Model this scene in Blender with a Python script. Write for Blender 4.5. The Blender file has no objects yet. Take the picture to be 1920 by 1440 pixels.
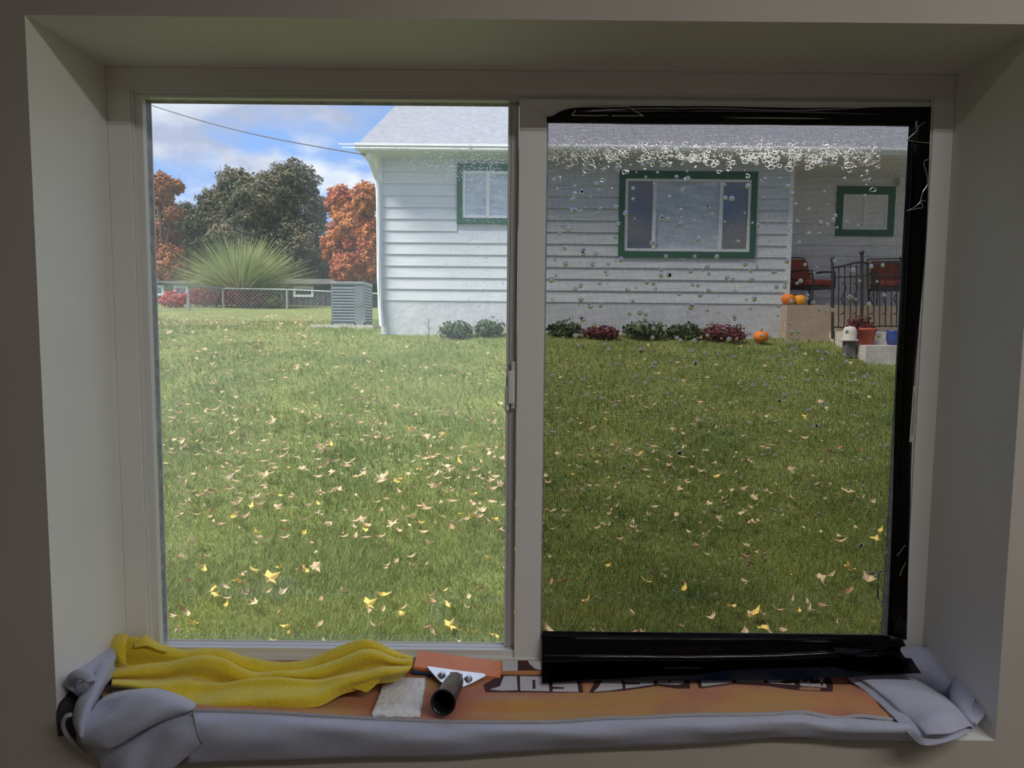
import bpy, bmesh, math, random
import numpy as np
from mathutils import Vector, Matrix
from mathutils.bvhtree import BVHTree
random.seed(7); RNG = np.random.default_rng(7)
SC = bpy.context.scene
COL = SC.collection
# ------------------------------------------------------------------ camera
F_PX, PITCH, ROLL, ZC = 1300.0, 0.0818, 0.0093, 1.58
cam_d = bpy.data.cameras.new('camera'); cam = bpy.data.objects.new('camera', cam_d); COL.objects.link(cam)
cam_d.sensor_fit = 'HORIZONTAL'; cam_d.sensor_width = 36.0; cam_d.lens = F_PX / 1920 * 36.0
cam_d.clip_start = 0.02; cam_d.clip_end = 400
CAMR = Matrix.Rotation(math.pi / 2 - PITCH, 3, 'X') @ Matrix.Rotation(ROLL, 3, 'Z')
cam.matrix_world = Matrix.Translation((0, 0, ZC)) @ CAMR.to_4x4()
SC.camera = cam
# ------------------------------------------------------------------ sky, sun, exposure
SC.view_settings.view_transform = 'Standard'; SC.view_settings.look = 'None'
SC.view_settings.gamma = 1.0; SC.view_settings.use_curve_mapping = False
SC.view_settings.exposure = 0.45
try:
    SC.cycles.transparent_max_bounces = 24; SC.cycles.max_bounces = 10; SC.cycles.diffuse_bounces = 5
    SC.cycles.transmission_bounces = 8; SC.cycles.glossy_bounces = 4
    SC.cycles.sample_clamp_indirect = 6.0; SC.cycles.caustics_reflective = False
except Exception:
    pass
SUN_E, SKY_E, LED_A, LED_B = 7.6, 1.0, 40.0, 300.0

def build_world():
    w = bpy.data.worlds.new('sky'); SC.world = w; w.use_nodes = True
    nt = w.node_tree; nt.nodes.clear(); N = nt.nodes.new; L = nt.links.new
    out = N('ShaderNodeOutputWorld'); bg = N('ShaderNodeBackground'); bg.inputs['Strength'].default_value = SKY_E
    L(bg.outputs[0], out.inputs[0])
    tc = N('ShaderNodeTexCoord'); sep = N('ShaderNodeSeparateXYZ'); L(tc.outputs['Generated'], sep.inputs[0])
    grad = N('ShaderNodeValToRGB'); L(sep.outputs['Z'], grad.inputs[0])
    e = grad.color_ramp.elements; e[0].position = 0.0; e[0].color = (.50, .60, .86, 1); e[1].position = .6; e[1].color = (.13, .27, .72, 1)
    m = e = grad.color_ramp.elements.new(.22); m.color = (.30, .50, .95, 1)
    zz = N('ShaderNodeMath'); zz.operation = 'MAXIMUM'; L(sep.outputs['Z'], zz.inputs[0]); zz.inputs[1].default_value = 0.0
    za = N('ShaderNodeMath'); za.operation = 'ADD'; L(zz.outputs[0], za.inputs[0]); za.inputs[1].default_value = .28
    dx = N('ShaderNodeMath'); dx.operation = 'DIVIDE'; L(sep.outputs['X'], dx.inputs[0]); L(za.outputs[0], dx.inputs[1])
    dy = N('ShaderNodeMath'); dy.operation = 'DIVIDE'; L(sep.outputs['Y'], dy.inputs[0]); L(za.outputs[0], dy.inputs[1])
    cb = N('ShaderNodeCombineXYZ'); L(dx.outputs[0], cb.inputs[0]); L(dy.outputs[0], cb.inputs[1]); cb.inputs[2].default_value = 3.1
    n1 = N('ShaderNodeTexNoise'); L(cb.outputs[0], n1.inputs['Vector'])
    n1.inputs['Scale'].default_value = 3.0; n1.inputs['Detail'].default_value = 9; n1.inputs['Roughness'].default_value = .56
    cov = N('ShaderNodeValToRGB'); L(n1.outputs['Fac'], cov.inputs[0])
    cov.color_ramp.elements[0].position = .40; cov.color_ramp.elements[1].position = .55
    n2 = N('ShaderNodeTexNoise'); L(cb.outputs[0], n2.inputs['Vector']); n2.inputs['Scale'].default_value = 3.2; n2.inputs['Detail'].default_value = 6
    sh = N('ShaderNodeValToRGB'); L(n2.outputs['Fac'], sh.inputs[0])
    sh.color_ramp.elements[0].position = .40; sh.color_ramp.elements[0].color = (.46, .51, .70, 1)
    sh.color_ramp.elements[1].position = .60; sh.color_ramp.elements[1].color = (.93, .95, 1.0, 1)
    mx = N('ShaderNodeMixRGB'); L(cov.outputs[0], mx.inputs[0]); L(grad.outputs[0], mx.inputs[1]); L(sh.outputs[0], mx.inputs[2])
    L(mx.outputs[0], bg.inputs['Color'])
build_world()
sun_d = bpy.data.lights.new('sun', 'SUN'); sun_d.energy = SUN_E; sun_d.angle = math.radians(25); sun_d.color = (1.0, .95, .86)
sun = bpy.data.objects.new('sun', sun_d); COL.objects.link(sun)
sun.rotation_euler = Vector((-0.6, -0.28, 0.9)).to_track_quat('Z', 'Y').to_euler()

# ------------------------------------------------------------------ helpers
def ray(px, py):
    return CAMR @ Vector(((px - 960) / F_PX, -(py - 720) / F_PX, -1.0))
def at(px, py, Y):
    d = ray(px, py); t = Y / d.y
    return Vector((d.x * t, Y, ZC + d.z * t))
def atz(px, py, z):
    d = ray(px, py); t = (z - ZC) / d.z
    return Vector((d.x * t, d.y * t, z))
def X_at(px, py, Y): return at(px, py, Y).x
def Z_at(px, py, Y): return at(px, py, Y).z

def mesh_np(name, V, Fs, smooth=False):
    me = bpy.data.meshes.new(name); me.from_pydata([tuple(v) for v in V], [], Fs); me.update()
    if smooth:
        me.polygons.foreach_set('use_smooth', [True] * len(me.polygons))
    return me
def obj(name, me, mat=None, parent=None, kind=None):
    o = bpy.data.objects.new(name, me); COL.objects.link(o)
    if mat is not None and me is not None and len(me.materials) == 0: me.materials.append(mat)
    if parent is not None: o.parent = parent
    if kind: o['kind'] = kind
    return o
def thing(name, label, cat, loc=(0, 0, 0), group=None):
    o = bpy.data.objects.new(name, None); COL.objects.link(o); o.location = loc; o.empty_display_size = .05
    return tag(o, label, cat, group)
def tag(o, label, cat, group=None, kind=None):
    o['label'] = label; o['category'] = cat
    if group: o['group'] = group
    if kind: o['kind'] = kind
    return o
def struct(name, me, mat, parent=None):
    o = obj(name, me, mat, parent); o['kind'] = 'structure'; return o
def base(name, parent, loc=(0, 0, 0)):
    o = bpy.data.objects.new(name, None); COL.objects.link(o); o.parent = parent; o.location = loc; o.empty_display_size = .05
    return o

class MB:
    """collects vertices and faces for one mesh"""
    def __init__(s, org=(0, 0, 0)): s.v = []; s.f = []; s.o = Vector(org)
    def add(s, vs, fs):
        n = len(s.v); s.v += [Vector(v) - s.o for v in vs]; s.f += [tuple(i + n for i in f) for f in fs]; return s
    def box(s, a, b):
        x0, y0, z0 = a; x1, y1, z1 = b
        return s.add([(x0, y0, z0), (x1, y0, z0), (x1, y1, z0), (x0, y1, z0), (x0, y0, z1), (x1, y0, z1), (x1, y1, z1), (x0, y1, z1)],
                     [(0, 3, 2, 1), (4, 5, 6, 7), (0, 1, 5, 4), (1, 2, 6, 5), (2, 3, 7, 6), (3, 0, 4, 7)])
    def hexa(s, q, t):
        return s.add(list(q) + list(t), [(0, 3, 2, 1), (4, 5, 6, 7), (0, 1, 5, 4), (1, 2, 6, 5), (2, 3, 7, 6), (3, 0, 4, 7)])
    def tube(s, pts, r, seg=8, caps=True, flat=1.0):
        pts = [Vector(p) for p in pts]; n = len(pts); rings = []
        for i, p in enumerate(pts):
            t = (pts[min(i + 1, n - 1)] - pts[max(i - 1, 0)]).normalized()
            u = t.cross(Vector((0, 0, 1)))
            if u.length < 1e-3: u = t.cross(Vector((0, 1, 0)))
            u.normalize(); w = t.cross(u)
            rr = r[i] if isinstance(r, (list, tuple)) else r
            rings.append([p + u * math.cos(2 * math.pi * k / seg) * rr + w * math.sin(2 * math.pi * k / seg) * rr * flat for k in range(seg)])
        vs = [v for ring in rings for v in ring]; fs = []
        for i in range(n - 1):
            for k in range(seg):
                a = i * seg + k; b = i * seg + (k + 1) % seg
                fs.append((a, b, b + seg, a + seg))
        if caps: fs += [tuple(reversed(range(seg))), tuple(range((n - 1) * seg, n * seg))]
        return s.add(vs, fs)
    def ring(s, outer, inner, y0, y1):
        """rectangular frame (x0,x1,z0,z1) between planes y0 and y1"""
        def c(r): return [(r[0], r[2]), (r[1], r[2]), (r[1], r[3]), (r[0], r[3])]
        o, i = c(outer), c(inner); vs = []
        for y in (y0, y1):
            vs += [(x, y, z) for x, z in o] + [(x, y, z) for x, z in i]
        fs = []
        for k in range(4):
            j = (k + 1) % 4
            fs += [(k, j, 4 + j, 4 + k), (8 + k, 12 + k, 12 + j, 8 + j), (k, 8 + k, 8 + j, j), (4 + k, 4 + j, 12 + j, 12 + k)]
        return s.add(vs, fs)
    def bevel_ring(s, outer, yo, inner, yi):
        """sloping strip between two rectangles"""
        def c(r, y): return [(r[0], y, r[2]), (r[1], y, r[2]), (r[1], y, r[3]), (r[0], y, r[3])]
        return s.add(c(outer, yo) + c(inner, yi), [(k, (k + 1) % 4, 4 + (k + 1) % 4, 4 + k) for k in range(4)])
    def lathe(s, prof, axis_p, axis_d, seg=20):
        d = Vector(axis_d).normalized(); u = d.orthogonal().normalized(); w = d.cross(u); p0 = Vector(axis_p); vs = []; fs = []
        for (r, h) in prof:
            for k in range(seg):
                a = 2 * math.pi * k / seg; vs.append(p0 + d * h + (u * math.cos(a) + w * math.sin(a)) * r)
        for i in range(len(prof) - 1):
            for k in range(seg):
                a = i * seg + k; b = i * seg + (k + 1) % seg; fs.append((a, b, b + seg, a + seg))
        return s.add(vs, fs)
    def build(s, name, mat, parent=None, smooth=False, bevel=0, kind=None):
        me = mesh_np(name, s.v, s.f, smooth); o = obj(name, me, mat, parent, kind)
        if tuple(s.o) != (0, 0, 0) and parent is None: o.location = s.o
        if bevel:
            md = o.modifiers.new('bevel', 'BEVEL'); md.width = bevel; md.segments = 2; md.limit_method = 'ANGLE'
        return o

# ------------------------------------------------------------------ materials
MATS = {}
def nodes(name):
    m = bpy.data.materials.new(name); m.use_nodes = True; nt = m.node_tree; nt.nodes.clear()
    out = nt.nodes.new('ShaderNodeOutputMaterial'); MATS[name] = m
    return m, nt, nt.nodes.new, nt.links.new, out
def pbr(name, c1, c2=None, scale=8, rough=.7, bump=0, bscale=60, metal=0, spec=.5, sheen=0, detail=4, ramp=(.35, .65), stretch=None, coords='Object', bdist=.002, attr=None, transl=0):
    m, nt, N, L, out = nodes(name)
    b = N('ShaderNodeBsdfPrincipled'); b.inputs['Roughness'].default_value = rough; b.inputs['Metallic'].default_value = metal
    b.inputs['Specular IOR Level'].default_value = spec
    if sheen: b.inputs['Sheen Weight'].default_value = sheen; b.inputs['Sheen Roughness'].default_value = .5
    tc = N('ShaderNodeTexCoord'); vec = tc.outputs[coords]
    if stretch:
        mp = N('ShaderNodeMapping'); mp.inputs['Scale'].default_value = stretch; L(vec, mp.inputs[0]); vec = mp.outputs[0]
    if c2 is not None:
        n = N('ShaderNodeTexNoise'); n.inputs['Scale'].default_value = scale; n.inputs['Detail'].default_value = detail; L(vec, n.inputs['Vector'])
        r = N('ShaderNodeValToRGB'); r.color_ramp.elements[0].position = ramp[0]; r.color_ramp.elements[1].position = ramp[1]
        r.color_ramp.elements[0].color = (*c1, 1); r.color_ramp.elements[1].color = (*c2, 1)
        if attr:
            at_ = N('ShaderNodeAttribute'); at_.attribute_name = attr
            ad = N('ShaderNodeMath'); ad.operation = 'MULTIPLY_ADD'; L(at_.outputs['Fac'], ad.inputs[0]); ad.inputs[1].default_value = .36; 
            sb = N('ShaderNodeMath'); sb.operation = 'SUBTRACT'; L(n.outputs['Fac'], sb.inputs[0]); sb.inputs[1].default_value = .18
            L(sb.outputs[0], ad.inputs[2]); L(ad.outputs[0], r.inputs[0])
        else:
            L(n.outputs['Fac'], r.inputs[0])
        L(r.outputs[0], b.inputs['Base Color']); colout = r.outputs[0]
    else:
        b.inputs['Base Color'].default_value = (*c1, 1); colout = None
    if bump:
        n2 = N('ShaderNodeTexNoise'); n2.inputs['Scale'].default_value = bscale; n2.inputs['Detail'].default_value = 3; L(vec, n2.inputs['Vector'])
        bp = N('ShaderNodeBump'); bp.inputs['Strength'].default_value = bump; bp.inputs['Distance'].default_value = bdist
        L(n2.outputs['Fac'], bp.inputs['Height']); L(bp.outputs[0], b.inputs['Normal'])
    if transl:
        t = N('ShaderNodeBsdfTranslucent'); mx = N('ShaderNodeMixShader'); mx.inputs[0].default_value = transl
        if colout: L(colout, t.inputs[0])
        else: t.inputs[0].default_value = (*c1, 1)
        L(b.outputs[0], mx.inputs[1]); L(t.outputs[0], mx.inputs[2]); L(mx.outputs[0], out.inputs[0])
    else:
        L(b.outputs[0], out.inputs[0])
    return m
def pane_mat(name, tint, refl=1.0, rough=0.0, haze=0.0, haze_var=0.0, haze_scale=3.0, bump=0, const=None):
    m, nt, N, L, out = nodes(name)
    tr = N('ShaderNodeBsdfTransparent'); tr.inputs[0].default_value = (*tint, 1)
    gl = N('ShaderNodeBsdfGlossy'); gl.inputs['Roughness'].default_value = rough
    fr = N('ShaderNodeFresnel'); fr.inputs['IOR'].default_value = 1.5
    mu = N('ShaderNodeMath'); mu.operation = 'MULTIPLY'; mu.use_clamp = True; L(fr.outputs[0], mu.inputs[0]); mu.inputs[1].default_value = refl
    if const is not None:
        mu.operation = 'ADD'; mu.inputs[1].default_value = const
        for l_ in list(nt.links):
            if l_.to_node == mu: nt.links.remove(l_)
        mu.inputs[0].default_value = 0
    first = tr.outputs[0]
    if bump:
        tcb = N('ShaderNodeTexCoord'); nb = N('ShaderNodeTexNoise'); nb.inputs['Scale'].default_value = 150; nb.inputs['Detail'].default_value = 2; L(tcb.outputs['Object'], nb.inputs['Vector'])
        bp = N('ShaderNodeBump'); bp.inputs['Strength'].default_value = bump; bp.inputs['Distance'].default_value = .00012; L(nb.outputs['Fac'], bp.inputs['Height']); L(bp.outputs[0], gl.inputs['Normal'])
    if haze:
        tl = N('ShaderNodeBsdfTranslucent'); tl.inputs[0].default_value = (.93, .96, 1, 1)
        tc = N('ShaderNodeTexCoord'); mp = N('ShaderNodeMapping'); mp.inputs['Scale'].default_value = (1, 1, .6); L(tc.outputs['Object'], mp.inputs[0])
        n = N('ShaderNodeTexNoise'); n.inputs['Scale'].default_value = haze_scale; n.inputs['Detail'].default_value = 5; L(mp.outputs[0], n.inputs['Vector'])
        mr = N('ShaderNodeMapRange'); mr.inputs[1].default_value = .35; mr.inputs[2].default_value = .65
        mr.inputs[3].default_value = haze - haze_var; mr.inputs[4].default_value = haze + haze_var; L(n.outputs['Fac'], mr.inputs[0])
        sz = N('ShaderNodeSeparateXYZ'); L(tc.outputs['Object'], sz.inputs[0])          # soap smear: wiped cleaner along the bottom
        mz = N('ShaderNodeMapRange'); mz.interpolation_type = 'SMOOTHSTEP'; mz.inputs[1].default_value = ZC - .40; mz.inputs[2].default_value = ZC + .05; mz.inputs[3].default_value = .30; mz.inputs[4].default_value = 1.0; L(sz.outputs['Z'], mz.inputs[0])
        mm = N('ShaderNodeMath'); mm.operation = 'MULTIPLY'; L(mr.outputs[0], mm.inputs[0]); L(mz.outputs[0], mm.inputs[1])
        mh = N('ShaderNodeMixShader'); L(mm.outputs[0], mh.inputs[0]); L(tr.outputs[0], mh.inputs[1]); L(tl.outputs[0], mh.inputs[2]); first = mh.outputs[0]
    mx = N('ShaderNodeMixShader'); L(mu.outputs[0], mx.inputs[0]); L(first, mx.inputs[1]); L(gl.outputs[0], mx.inputs[2])
    L(mx.outputs[0], out.inputs[0]); return m
def emit(name, col, s):
    m, nt, N, L, out = nodes(name); e = N('ShaderNodeEmission'); e.inputs[0].default_value = (*col, 1); e.inputs[1].default_value = s
    L(e.outputs[0], out.inputs[0]); return m

M_WALL = pbr('wall_paint', (.40, .365, .325), (.43, .39, .35), 3, .85, .12, 220)
M_RECESS = pbr('lifted_trim_paint', (.74, .73, .71), (.78, .77, .75), 3, .6, .05, 200)  # paler than the wall: part of the recess's brighter light put into the paint
M_VINYL = pbr('white_vinyl', (.72, .72, .71), None, rough=.38)
M_GASKET = pbr('grey_gasket', (.24, .25, .27), (.42, .43, .46), 60, .5)
M_CEIL = pbr('ceiling_paint', (.62, .59, .55), None, rough=.9)
M_FLOOR = pbr('floor_carpet', (.20, .17, .14), (.26, .22, .18), 40, .95)
M_GLASS = pane_mat('hazy_pane', (.90, .93, .93), 3.4, 0, .15, .07, 3.0)
M_GLASS2 = pane_mat('clear_pane', (.93, .95, .94), 1.0)
M_FILM = pane_mat('tint_film', (.63, .61, .60), .8, bump=1)
M_FILMBLACK = pane_mat('film_overhang', (.05, .047, .05), .5, .05, const=.022)  # same film as the sheet; its dimness over the frame is put into the tint
M_SCREEN = pbr('screen_wire', (.05, .05, .055), None, rough=.5)
M_BLACK = pbr('black_plastic', (.012, .012, .013), None, rough=.32)
M_CHROME = pbr('polished_steel', (.86, .89, .94), None, rough=.3, metal=1)
M_ORANGE = pbr('orange_urethane', (.74, .21, .085), (.78, .26, .11), 20, .35, .3, 60)
M_BLUE = pbr('blue_plastic', (.02, .10, .35), None, rough=.35)
M_OLIVE = pbr('olive_core', (.22, .12, .03), None, rough=.5)
M_YELLOW = pbr('yellow_microfibre', (.90, .66, .012), (.93, .74, .03), 25, .95, 1.0, 420, sheen=.4, bdist=.004)
M_GREY = pbr('grey_fleece', (.40, .42, .56), (.45, .47, .61), 18, .95, .7, 600, sheen=.4, bdist=.002)
M_PIPE = pbr('grey_piping', (.48, .48, .52), (.30, .30, .34), 900, .9, .8, 900)
M_PRINT = pbr('orange_print', (.47, .15, .09), (.52, .26, .07), 7, .95, .4, 700, sheen=.2, ramp=(.40, .60), bdist=.001)
M_PWHITE = pbr('white_print', (.58, .55, .56), None, rough=.95, bump=.3, bscale=700)
M_MAROON = pbr('maroon_print', (.065, .018, .022), None, rough=.95)
M_DARKPRINT = pbr('dark_print', (.012, .014, .02), (.05, .03, .03), 20, .9)
M_FELT = pbr('white_felt', (.82, .82, .86), (.88, .88, .91), 60, .95, 1.0, 260, bdist=.003)
M_LEDA = emit('led_bead_rear', (1.0, .985, .96), LED_A)
M_LEDB = emit('led_bead_front', (1.0, .985, .96), LED_B)
M_HOUSING = pbr('lamp_housing', (.7, .7, .7), None, rough=.4)
M_SIDING = pbr('white_siding', (.57, .59, .62), (.63, .645, .67), 2.5, .6, 0, stretch=(1, 1, 6))
M_SIDING2 = pbr('porch_siding', (.66, .65, .64), (.72, .71, .70), 2.5, .6, 0, stretch=(1, 1, 6))
M_FOUND = pbr('painted_foundation', (.54, .55, .57), (.62, .63, .65), 3, .85, .4, 12, bdist=.02)
M_SHINGLE = pbr('grey_shingle', (.17, .18, .21), (.30, .31, .36), 9, .9, .5, 30, stretch=(1, 3, 3), detail=6, bdist=.03)
M_GUTTER = pbr('white_gutter', (.68, .70, .72), None, rough=.4)
M_GREENTRIM = pbr('green_casing', (.035, .12, .08), None, rough=.6)
M_WFRAME = pbr('white_window_frame', (.72, .73, .74), None, rough=.5)
M_ACGREY = pbr('grey_painted_metal', (.13, .16, .17), (.16, .19, .20), 5, .5)
M_ACDARK = pbr('dark_louver_gap', (.07, .085, .09), None, rough=.7)
M_CONC = pbr('pale_concrete', (.48, .45, .42), (.58, .55, .52), 4, .9, .3, 30)
M_TAN = pbr('tan_concrete', (.40, .31, .23), (.46, .37, .28), 3, .9, .3, 30)
M_IRON = pbr('black_iron', (.02, .02, .022), None, rough=.5)
M_RUST = pbr('rust_cushion', (.22, .035, .02), (.30, .055, .03), 6, .9)
M_PUMP = pbr('pumpkin_skin', (.70, .17, .012), (.78, .24, .02), 6, .55)
M_PUMP2 = pbr('yellow_pumpkin_skin', (.78, .30, .015), (.80, .38, .03), 6, .55)
M_STEM = pbr('stem_brown', (.12, .09, .04), None, rough=.9)
M_TERRA = pbr('terracotta', (.35, .07, .04), None, rough=.8)
M_POTGREY = pbr('grey_stone', (.09, .09, .095), (.15, .15, .155), 6, .9)
M_BLUETHING = pbr('blue_glaze', (.03, .06, .25), None, rough=.4)
M_BARK = pbr('bark', (.07, .06, .05), (.12, .10, .085), 6, .95)
M_SOIL = pbr('lawn_soil', (.10, .13, .03), (.17, .19, .05), 1.3, .95, .6, 25, detail=8, bdist=.03)
M_GRASS = pbr('grass_blade', (.11, .165, .028), (.27, .31, .075), .8, .6, attr='rnd', ramp=(.25, .75), transl=.45)
M_LEAFTAN = pbr('fallen_leaf_tan', (.50, .37, .22), (.62, .48, .30), 12, .8, transl=.2, coords='Generated')
M_LEAFYEL = pbr('fallen_leaf_yellow', (.75, .50, .09), (.78, .60, .2), 12, .8, transl=.2, coords='Generated')
M_LEAFBRN = pbr('fallen_leaf_brown', (.34, .18, .10), (.45, .28, .16), 12, .8, transl=.2, coords='Generated')
def leafmat(n, a, b, sc=.8): return pbr(n, a, b, sc, .8, attr='rnd', ramp=(.3, .7), transl=.25)
M_TGREEN = leafmat('green_maple_leaves', (.05, .08, .045), (.20, .16, .085), .5)
M_TORANGE = leafmat('orange_maple_leaves', (.42, .10, .055), (.58, .26, .05), .5)
M_TORANGE2 = leafmat('rust_maple_leaves', (.34, .10, .05), (.42, .22, .09), .5)
M_WILLOW = leafmat('pale_willow_leaves', (.24, .29, .12), (.42, .45, .22), 1.0)
M_REDBUSH = leafmat('red_shrub_leaves', (.46, .045, .06), (.55, .12, .09), 1.2)
M_YELBUSH = leafmat('yellow_shrub_leaves', (.30, .26, .04), (.40, .36, .08), 1.2)
M_BOX = leafmat('boxwood_leaves', (.035, .065, .025), (.09, .13, .05), 3)
M_BARB = leafmat('barberry_leaves', (.09, .015, .022), (.17, .035, .04), 3)
M_GALV = pbr('galvanised_steel', (.34, .36, .37), None, rough=.5)
M_SHED = pbr('weathered_boards', (.055, .055, .055), (.10, .095, .09), 5, .9)
M_SHED2 = pbr('grey_house_wall', (.20, .21, .21), (.25, .26, .26), 2, .9)
M_CABLE = pbr('cable_rubber', (.06, .065, .08), None, rough=.7)
M_LABEL = pbr('paper_label', (.62, .58, .50), None, rough=.7)
M_INK = pbr('black_ink', (.01, .01, .01), None, rough=.8)
def bubble_mat():
    m, nt, N, L, out = nodes('bubble_edge')
    tr = N('ShaderNodeBsdfTransparent'); tr.inputs[0].default_value = (.82, .82, .83, 1)
    gl = N('ShaderNodeBsdfGlossy'); gl.inputs['Roughness'].default_value = .18
    mx = N('ShaderNodeMixShader'); mx.inputs[0].default_value = .75
    L(tr.outputs[0], mx.inputs[1]); L(gl.outputs[0], mx.inputs[2]); L(mx.outputs[0], out.inputs[0]); return m
M_BUB = bubble_mat()
def drop_mat():
    m, nt, N, L, out = nodes('water_drop')
    g = N('ShaderNodeBsdfGlass'); g.inputs['IOR'].default_value = 1.33; g.inputs['Roughness'].default_value = 0; g.inputs['Color'].default_value = (1, 1, 1, 1)
    L(g.outputs[0], out.inputs[0]); return m
M_DROP = drop_mat()
def winglass():
    m, nt, N, L, out = nodes('house_window_glass')
    b = N('ShaderNodeBsdfPrincipled'); b.inputs['Base Color'].default_value = (.03, .035, .045, 1); b.inputs['Roughness'].default_value = .06
    b.inputs['Specular IOR Level'].default_value = 1.0; b.inputs['IOR'].default_value = 1.9
    L(b.outputs[0], out.inputs[0]); return m
M_HGLASS = winglass()
M_CURTAIN = pbr('pale_blind', (.36, .42, .50), (.55, .60, .66), 3, .4, stretch=(1, 1, 4), spec=1.0)

# ------------------------------------------------------------------ the room
D1, D2, D3 = 1.10, 1.313, 1.40
RX0, RX1, RZ0, RZ1 = -0.749, 0.808, ZC - 0.677, ZC + 0.468       # the recess
CEIL, WX0, WX1, WY0 = ZC + 1.11, -2.6, 3.1, -3.4
mb = MB(); mb.ring((WX0 - .12, WX1 + .12, -.02, CEIL + .1), (RX0, RX1, RZ0, RZ1), D1, D3)
wf = mb.build('wall_front', M_WALL); wf['kind'] = 'structure'
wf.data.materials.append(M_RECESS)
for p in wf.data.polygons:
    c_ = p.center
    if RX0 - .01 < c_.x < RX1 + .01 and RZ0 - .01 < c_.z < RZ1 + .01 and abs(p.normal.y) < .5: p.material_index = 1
for nm, a, b, m in (('floor', (WX0, WY0, -.1), (WX1, D1, 0), M_FLOOR), ('ceiling', (WX0, WY0, CEIL), (WX1, D1, CEIL + .1), M_CEIL),
                    ('wall_left', (WX0 - .12, WY0, 0), (WX0, D1, CEIL), M_WALL), ('wall_right', (WX1, WY0, 0), (WX1 + .12, D1, CEIL), M_WALL),
                    ('wall_back', (WX0 - .12, WY0 - .12, 0), (WX1 + .12, WY0, CEIL), M_WALL)):
    o = MB().box(a, b).build(nm, m); o['kind'] = 'structure'

# ---------------- window
xl = lambda px, Y: X_at(px, 700, Y)
zt = lambda px, py, Y: Z_at(px, py, Y)
W = bpy.data.objects.new('window_1', None); COL.objects.link(W); W['kind'] = 'structure'
W['label'] = 'white vinyl sliding window in the deep recess, right half filmed and screened'; W.location = (0, 0, 0)
RA = (xl(263, D2), xl(1721, D2), zt(600, 1234, D2), zt(600, 171, D2))          # trim opening
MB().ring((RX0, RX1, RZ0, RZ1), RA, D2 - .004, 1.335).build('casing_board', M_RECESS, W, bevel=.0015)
YF = D2 + .006
RB = (xl(283, YF), xl(1711, YF), zt(600, 1216, YF), zt(600, 185, YF))
mb = MB(); mb.ring(RA, RB, YF, 1.3545)
r2 = (RA[0] + .0035, RA[1] - .0035, RA[2] + .0035, RA[3] - .0035)
mb.ring(RA, r2, D2 - .001, YF + .001)
fr = mb.build('frame', M_VINYL, W, bevel=.0008)
# fixed lite on the left
YG = 1.352
xm = xl(949, YG)
RC = (xl(288.5, 1.33), xl(967, 1.33), zt(600, 1211, 1.33), zt(600, 188, 1.33))
RG = (xl(301, YG), xm, zt(600, 1200, YG), zt(600, 198, YG))
lite = base('fixed_sash', W)
RBl = (RB[0], xl(968.5, YF), RB[2], RB[3])
mb = MB(); mb.bevel_ring((RBl[0], RC[1], RBl[2], RBl[3]), YF + .0005, (RC[0], RC[1], RC[2], RC[3]), 1.330)
mb.build('glazing_bead', M_VINYL, lite)
RK = (xl(297.8, 1.347), xm - .0005, zt(600, 1205, 1.347), zt(600, 196, 1.347))
MB().bevel_ring((RC[0], xl(955, 1.34), RC[2], RC[3]), 1.331, (RK[0], RK[1] + .002, RK[2], RK[3]), 1.347).build('gasket', M_GASKET, lite)
MB().ring((RK[0] - .002, RK[1] + .004, RK[2] - .002, RK[3] + .002), (RG[0], RG[1] + .001, RG[2], RG[3]), 1.347, 1.349).build('spacer_bar', M_VINYL, lite)
MB().box((xm, 1.334, RB[2]), (xl(968.5, 1.334), 1.3535, RB[3])).build('stile', M_VINYL, lite, bevel=.001)
g = MB().add([(RG[0] - .01, YG, RG[2] - .01), (RG[1] + .01, YG, RG[2] - .01), (RG[1] + .01, YG, RG[3] + .01), (RG[0] - .01, YG, RG[3] + .01)], [(0, 1, 2, 3)]).build('pane', M_GLASS, lite)
g['label'] = 'hazy wet clear glass of the left half'
# sliding sash on the right
YS = D2 + .002
RS = (xl(969, YS), xl(1719, YS), zt(1350, 1243, YS), zt(1350, 188, YS))
YR = 1.338
RR = (xl(1022, YR), xl(1680, YR), zt(1350, 1187, YR), zt(1350, 232, YR))
sash = base('sliding_sash', W)
zc = (RS[2] + RS[3]) / 2
def rail(nm, q):  # mitred rail
    (xa, za), (xb, zb), (xc_, zc_), (xd, zd) = q
    MB().hexa([(xa, YS, za), (xb, YS, zb), (xc_, YS, zc_), (xd, YS, zd)], [(xa, 1.343, za), (xb, 1.343, zb), (xc_, 1.343, zc_), (xd, 1.343, zd)]).build(nm, M_VINYL, sash, bevel=.0008)
so = [(RS[0], RS[2]), (RS[1], RS[2]), (RS[1], RS[3]), (RS[0], RS[3])]
ri = [(RR[0] - .004, RR[2] - .006), (RR[1] + .006, RR[2] - .006), (RR[1] + .006, RR[3] + .004), (RR[0] - .004, RR[3] + .004)]
e_ = .0003
rail('bottom_rail', (so[0], so[1], ri[1], ri[0])); rail('stile', (so[1], so[2], ri[2], ri[1]))
rail('top_rail', (so[2], so[3], ri[3], ri[2])); rail('stile', (so[3], so[0], ri[0], ri[3]))
MB().bevel_ring((ri[0][0], ri[2][0], ri[0][1], ri[2][1]), YS + .004, RR, YR + .002).build('gasket', M_GASKET, sash)
MB().add([(RR[0] - .008, YR, RR[2] - .008), (RR[1] + .008, YR, RR[2] - .008), (RR[1] + .008, YR, RR[3] + .008), (RR[0] - .008, YR, RR[3] + .008)], [(0, 1, 2, 3)]).build('pane', M_GLASS2, sash)
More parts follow.
